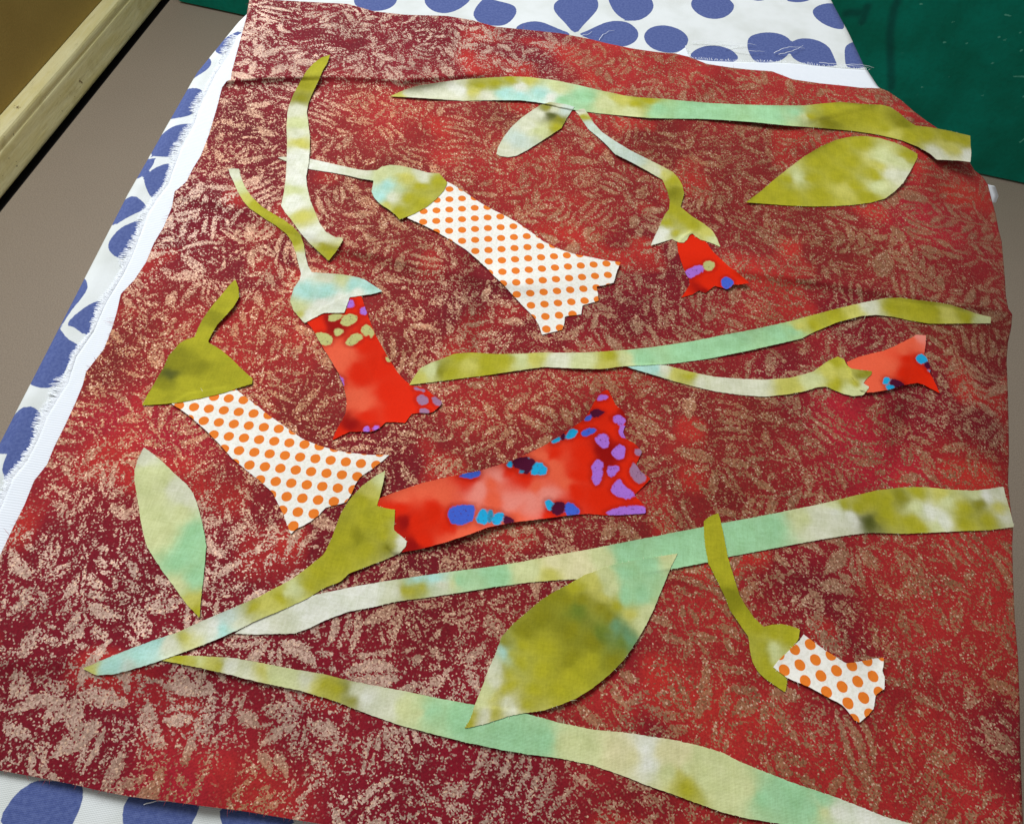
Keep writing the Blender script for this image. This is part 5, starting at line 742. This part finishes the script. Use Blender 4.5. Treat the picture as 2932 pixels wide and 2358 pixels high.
    C_ = np.roll(P[:n], -1, 0)-np.roll(P[:n], 1, 0); nrm = np.stack([C_[:, 1], -C_[:, 0]], 1); nrm /= (np.linalg.norm(nrm, axis=1)[:, None]+1e-9)
    if sdf(P[:n]+nrm*.5, out).mean() < 0: nrm = -nrm
    for i_ in range(n):
        if rng.random() < .16:
            ln_ = rng.exponential(.28)+.12; q = P[i_]; e_ = nrm[i_]+rng.normal(0, .5, 2)
            k_ = (CAM_H*1000-zb[i_])/(CAM_H*1000); a0 = q*k_; sp_.append(([(*(a0-nrm[i_]*.15), zb[i_]), (*(a0+e_*ln_*.5), zb[i_]-.02), (*(a0+e_*ln_), zb[i_]-.1)], .06))
    tag(threads('frayed_edge', sp_, o, M_FRAY[mat.name], c0), kind='stuff'); return o
GS, GB, GL, GR, GD = 'cut-out green stems', 'cut-out green buds', 'cut-out green leaves', 'cut-out red batik flowers', 'cut-out dotted flowers'
cutout('dots_top', 'flower_cutout', 'long orange dotted white flower right of the curved upright stem', 'flower', 0, M_DOT, GD, seed=2)
cutout('bud_top', 'bud_cutout', 'rounded green bud with thin stem capping the upper dotted flower', 'bud', 0, M_GREEN, GB, wave=1.0, seed=3)
cutout('stem_curl', 'stem_cutout', 'short curved pale green stem strip laid upright at upper left', 'stem', 0, M_GREEN, GS, wave=1.3, seed=1)
cutout('red_mid', 'flower_cutout', 'red batik flower with pale olive spots below the whitish bud', 'flower', 0, M_RED, GR, step=.75, seed=4)
cutout('bud_mid', 'bud_cutout', 'whitish aqua bud with long bent olive stem above a red flower', 'bud', 0, M_GREEN, GB, wave=1.2, seed=5)
cutout('dots_left', 'flower_cutout', 'orange dotted white flower under the dark olive triangular bud', 'flower', 0, M_DOT, GD, seed=6)
cutout('bud_left', 'bud_cutout', 'dark olive triangular bud with short stem near the frayed left edge', 'bud', 0, M_GREEN, GB, wave=1.2, seed=7)
cutout('stem_top', 'stem_cutout', 'longest topmost green stem strip with its end poking past the right edge', 'stem', 0, M_GREEN, GS, stiff=.55, wave=1.3, seed=8)
cutout('leaf_small', 'leaf_cutout', 'small pale leaf with olive tip below the topmost stem', 'leaf', 0, M_GREEN, GL, wave=1.7, seed=9)
cutout('red_small', 'flower_cutout', 'smallest red batik flower at the end of the hanging stem', 'flower', 0, M_RED, GR, step=.7, wave=1.5, seed=10)
cutout('bud_hang', 'bud_cutout', 'olive bud on a thin pale S-curved stem hanging from the topmost stem', 'bud', 0, M_GREEN, GB, wave=1.1, seed=11)
cutout('leaf_right', 'leaf_cutout', 'olive yellow leaf at upper right below the topmost stem', 'leaf', 0, M_GREEN, GL, wave=1.3, seed=12)
cutout('red_right', 'flower_cutout', 'small salmon red batik flower near the right edge', 'flower', 0, M_RED, GR, step=.7, wave=1.2, seed=13)
cutout('bud_right', 'bud_cutout', 'pale green bud with long stem joined to the small salmon flower', 'bud', 0, M_GREEN, GB, wave=.7, seed=14)
cutout('stem_mid', 'stem_cutout', 'green stem strip crossing the middle above the salmon flower', 'stem', 0, M_GREEN, GS, wave=.9, seed=15)
cutout('red_big', 'flower_cutout', 'biggest red batik flower with blue and lilac spots in the centre', 'flower', 0, M_RED, GR, step=.75, wave=1.3, seed=16)
cutout('stem_low', 'stem_cutout', 'long green stem strip reaching the right edge above the big olive leaf', 'stem', 0, M_GREEN, GS, wave=.8, seed=17)
cutout('stem_bottom', 'stem_cutout', 'lowest mint green stem strip widening towards the bottom right corner', 'stem', 0, M_GREEN, GS, wave=.8, seed=20)
cutout('bud_low', 'bud_cutout', 'olive bud with long aqua tipped stem holding the biggest red flower', 'bud', 0, M_GREEN, GB, wave=1.0, seed=18)
cutout('leaf_pale', 'leaf_cutout', 'pale mint leaf standing alone at left', 'leaf', 0, M_GREEN, GL, wave=2.0, seed=19)
cutout('leaf_big', 'leaf_cutout', 'biggest olive leaf with mint top lying across the two lower stems', 'leaf', 0, M_GREEN, GL, wave=.9, seed=21)
cutout('bud_small', 'bud_cutout', 'olive bud with curved stem crossing the long stem at lower right', 'bud', 0, M_GREEN, GB, wave=.9, seed=22)
cutout('dots_right', 'flower_cutout', 'short orange dotted white flower at lower right', 'flower', 0, M_DOT, GD, wave=1.0, seed=23)

# ------------------------------------------------------------------ loose threads
def loose(name, label, p0, p1, bend, z, mat=M_THREAD, rad=.16):
    dx, dy = p1[0]-p0[0], p1[1]-p0[1]; ln = math.hypot(dx, dy); pts = []
    for k_ in range(14):
        f = k_/13; b_ = bend*math.sin(f*math.pi)+.12*bend*math.sin(f*19); pts.append((p0[0]+dx*f-dy/ln*b_, p0[1]+dy*f+dx/ln*b_, z+.5*math.sin(f*6)**2))
    tag(threads(name, [(pts, rad)], None, mat), label, 'thread')
loose('loose_thread', 'tiny white thread on a blue petal at top centre', (19, 433), (28, 446), 2, .4)
loose('loose_thread', 'short curled white thread left of the tiny thread at top centre', (7, 435), (14, 441), -1.2, .4)
loose('loose_thread', 'white thread on the blue petal below the bottom fabric edge', (-98, -9), (-88, -7), .8, .4)
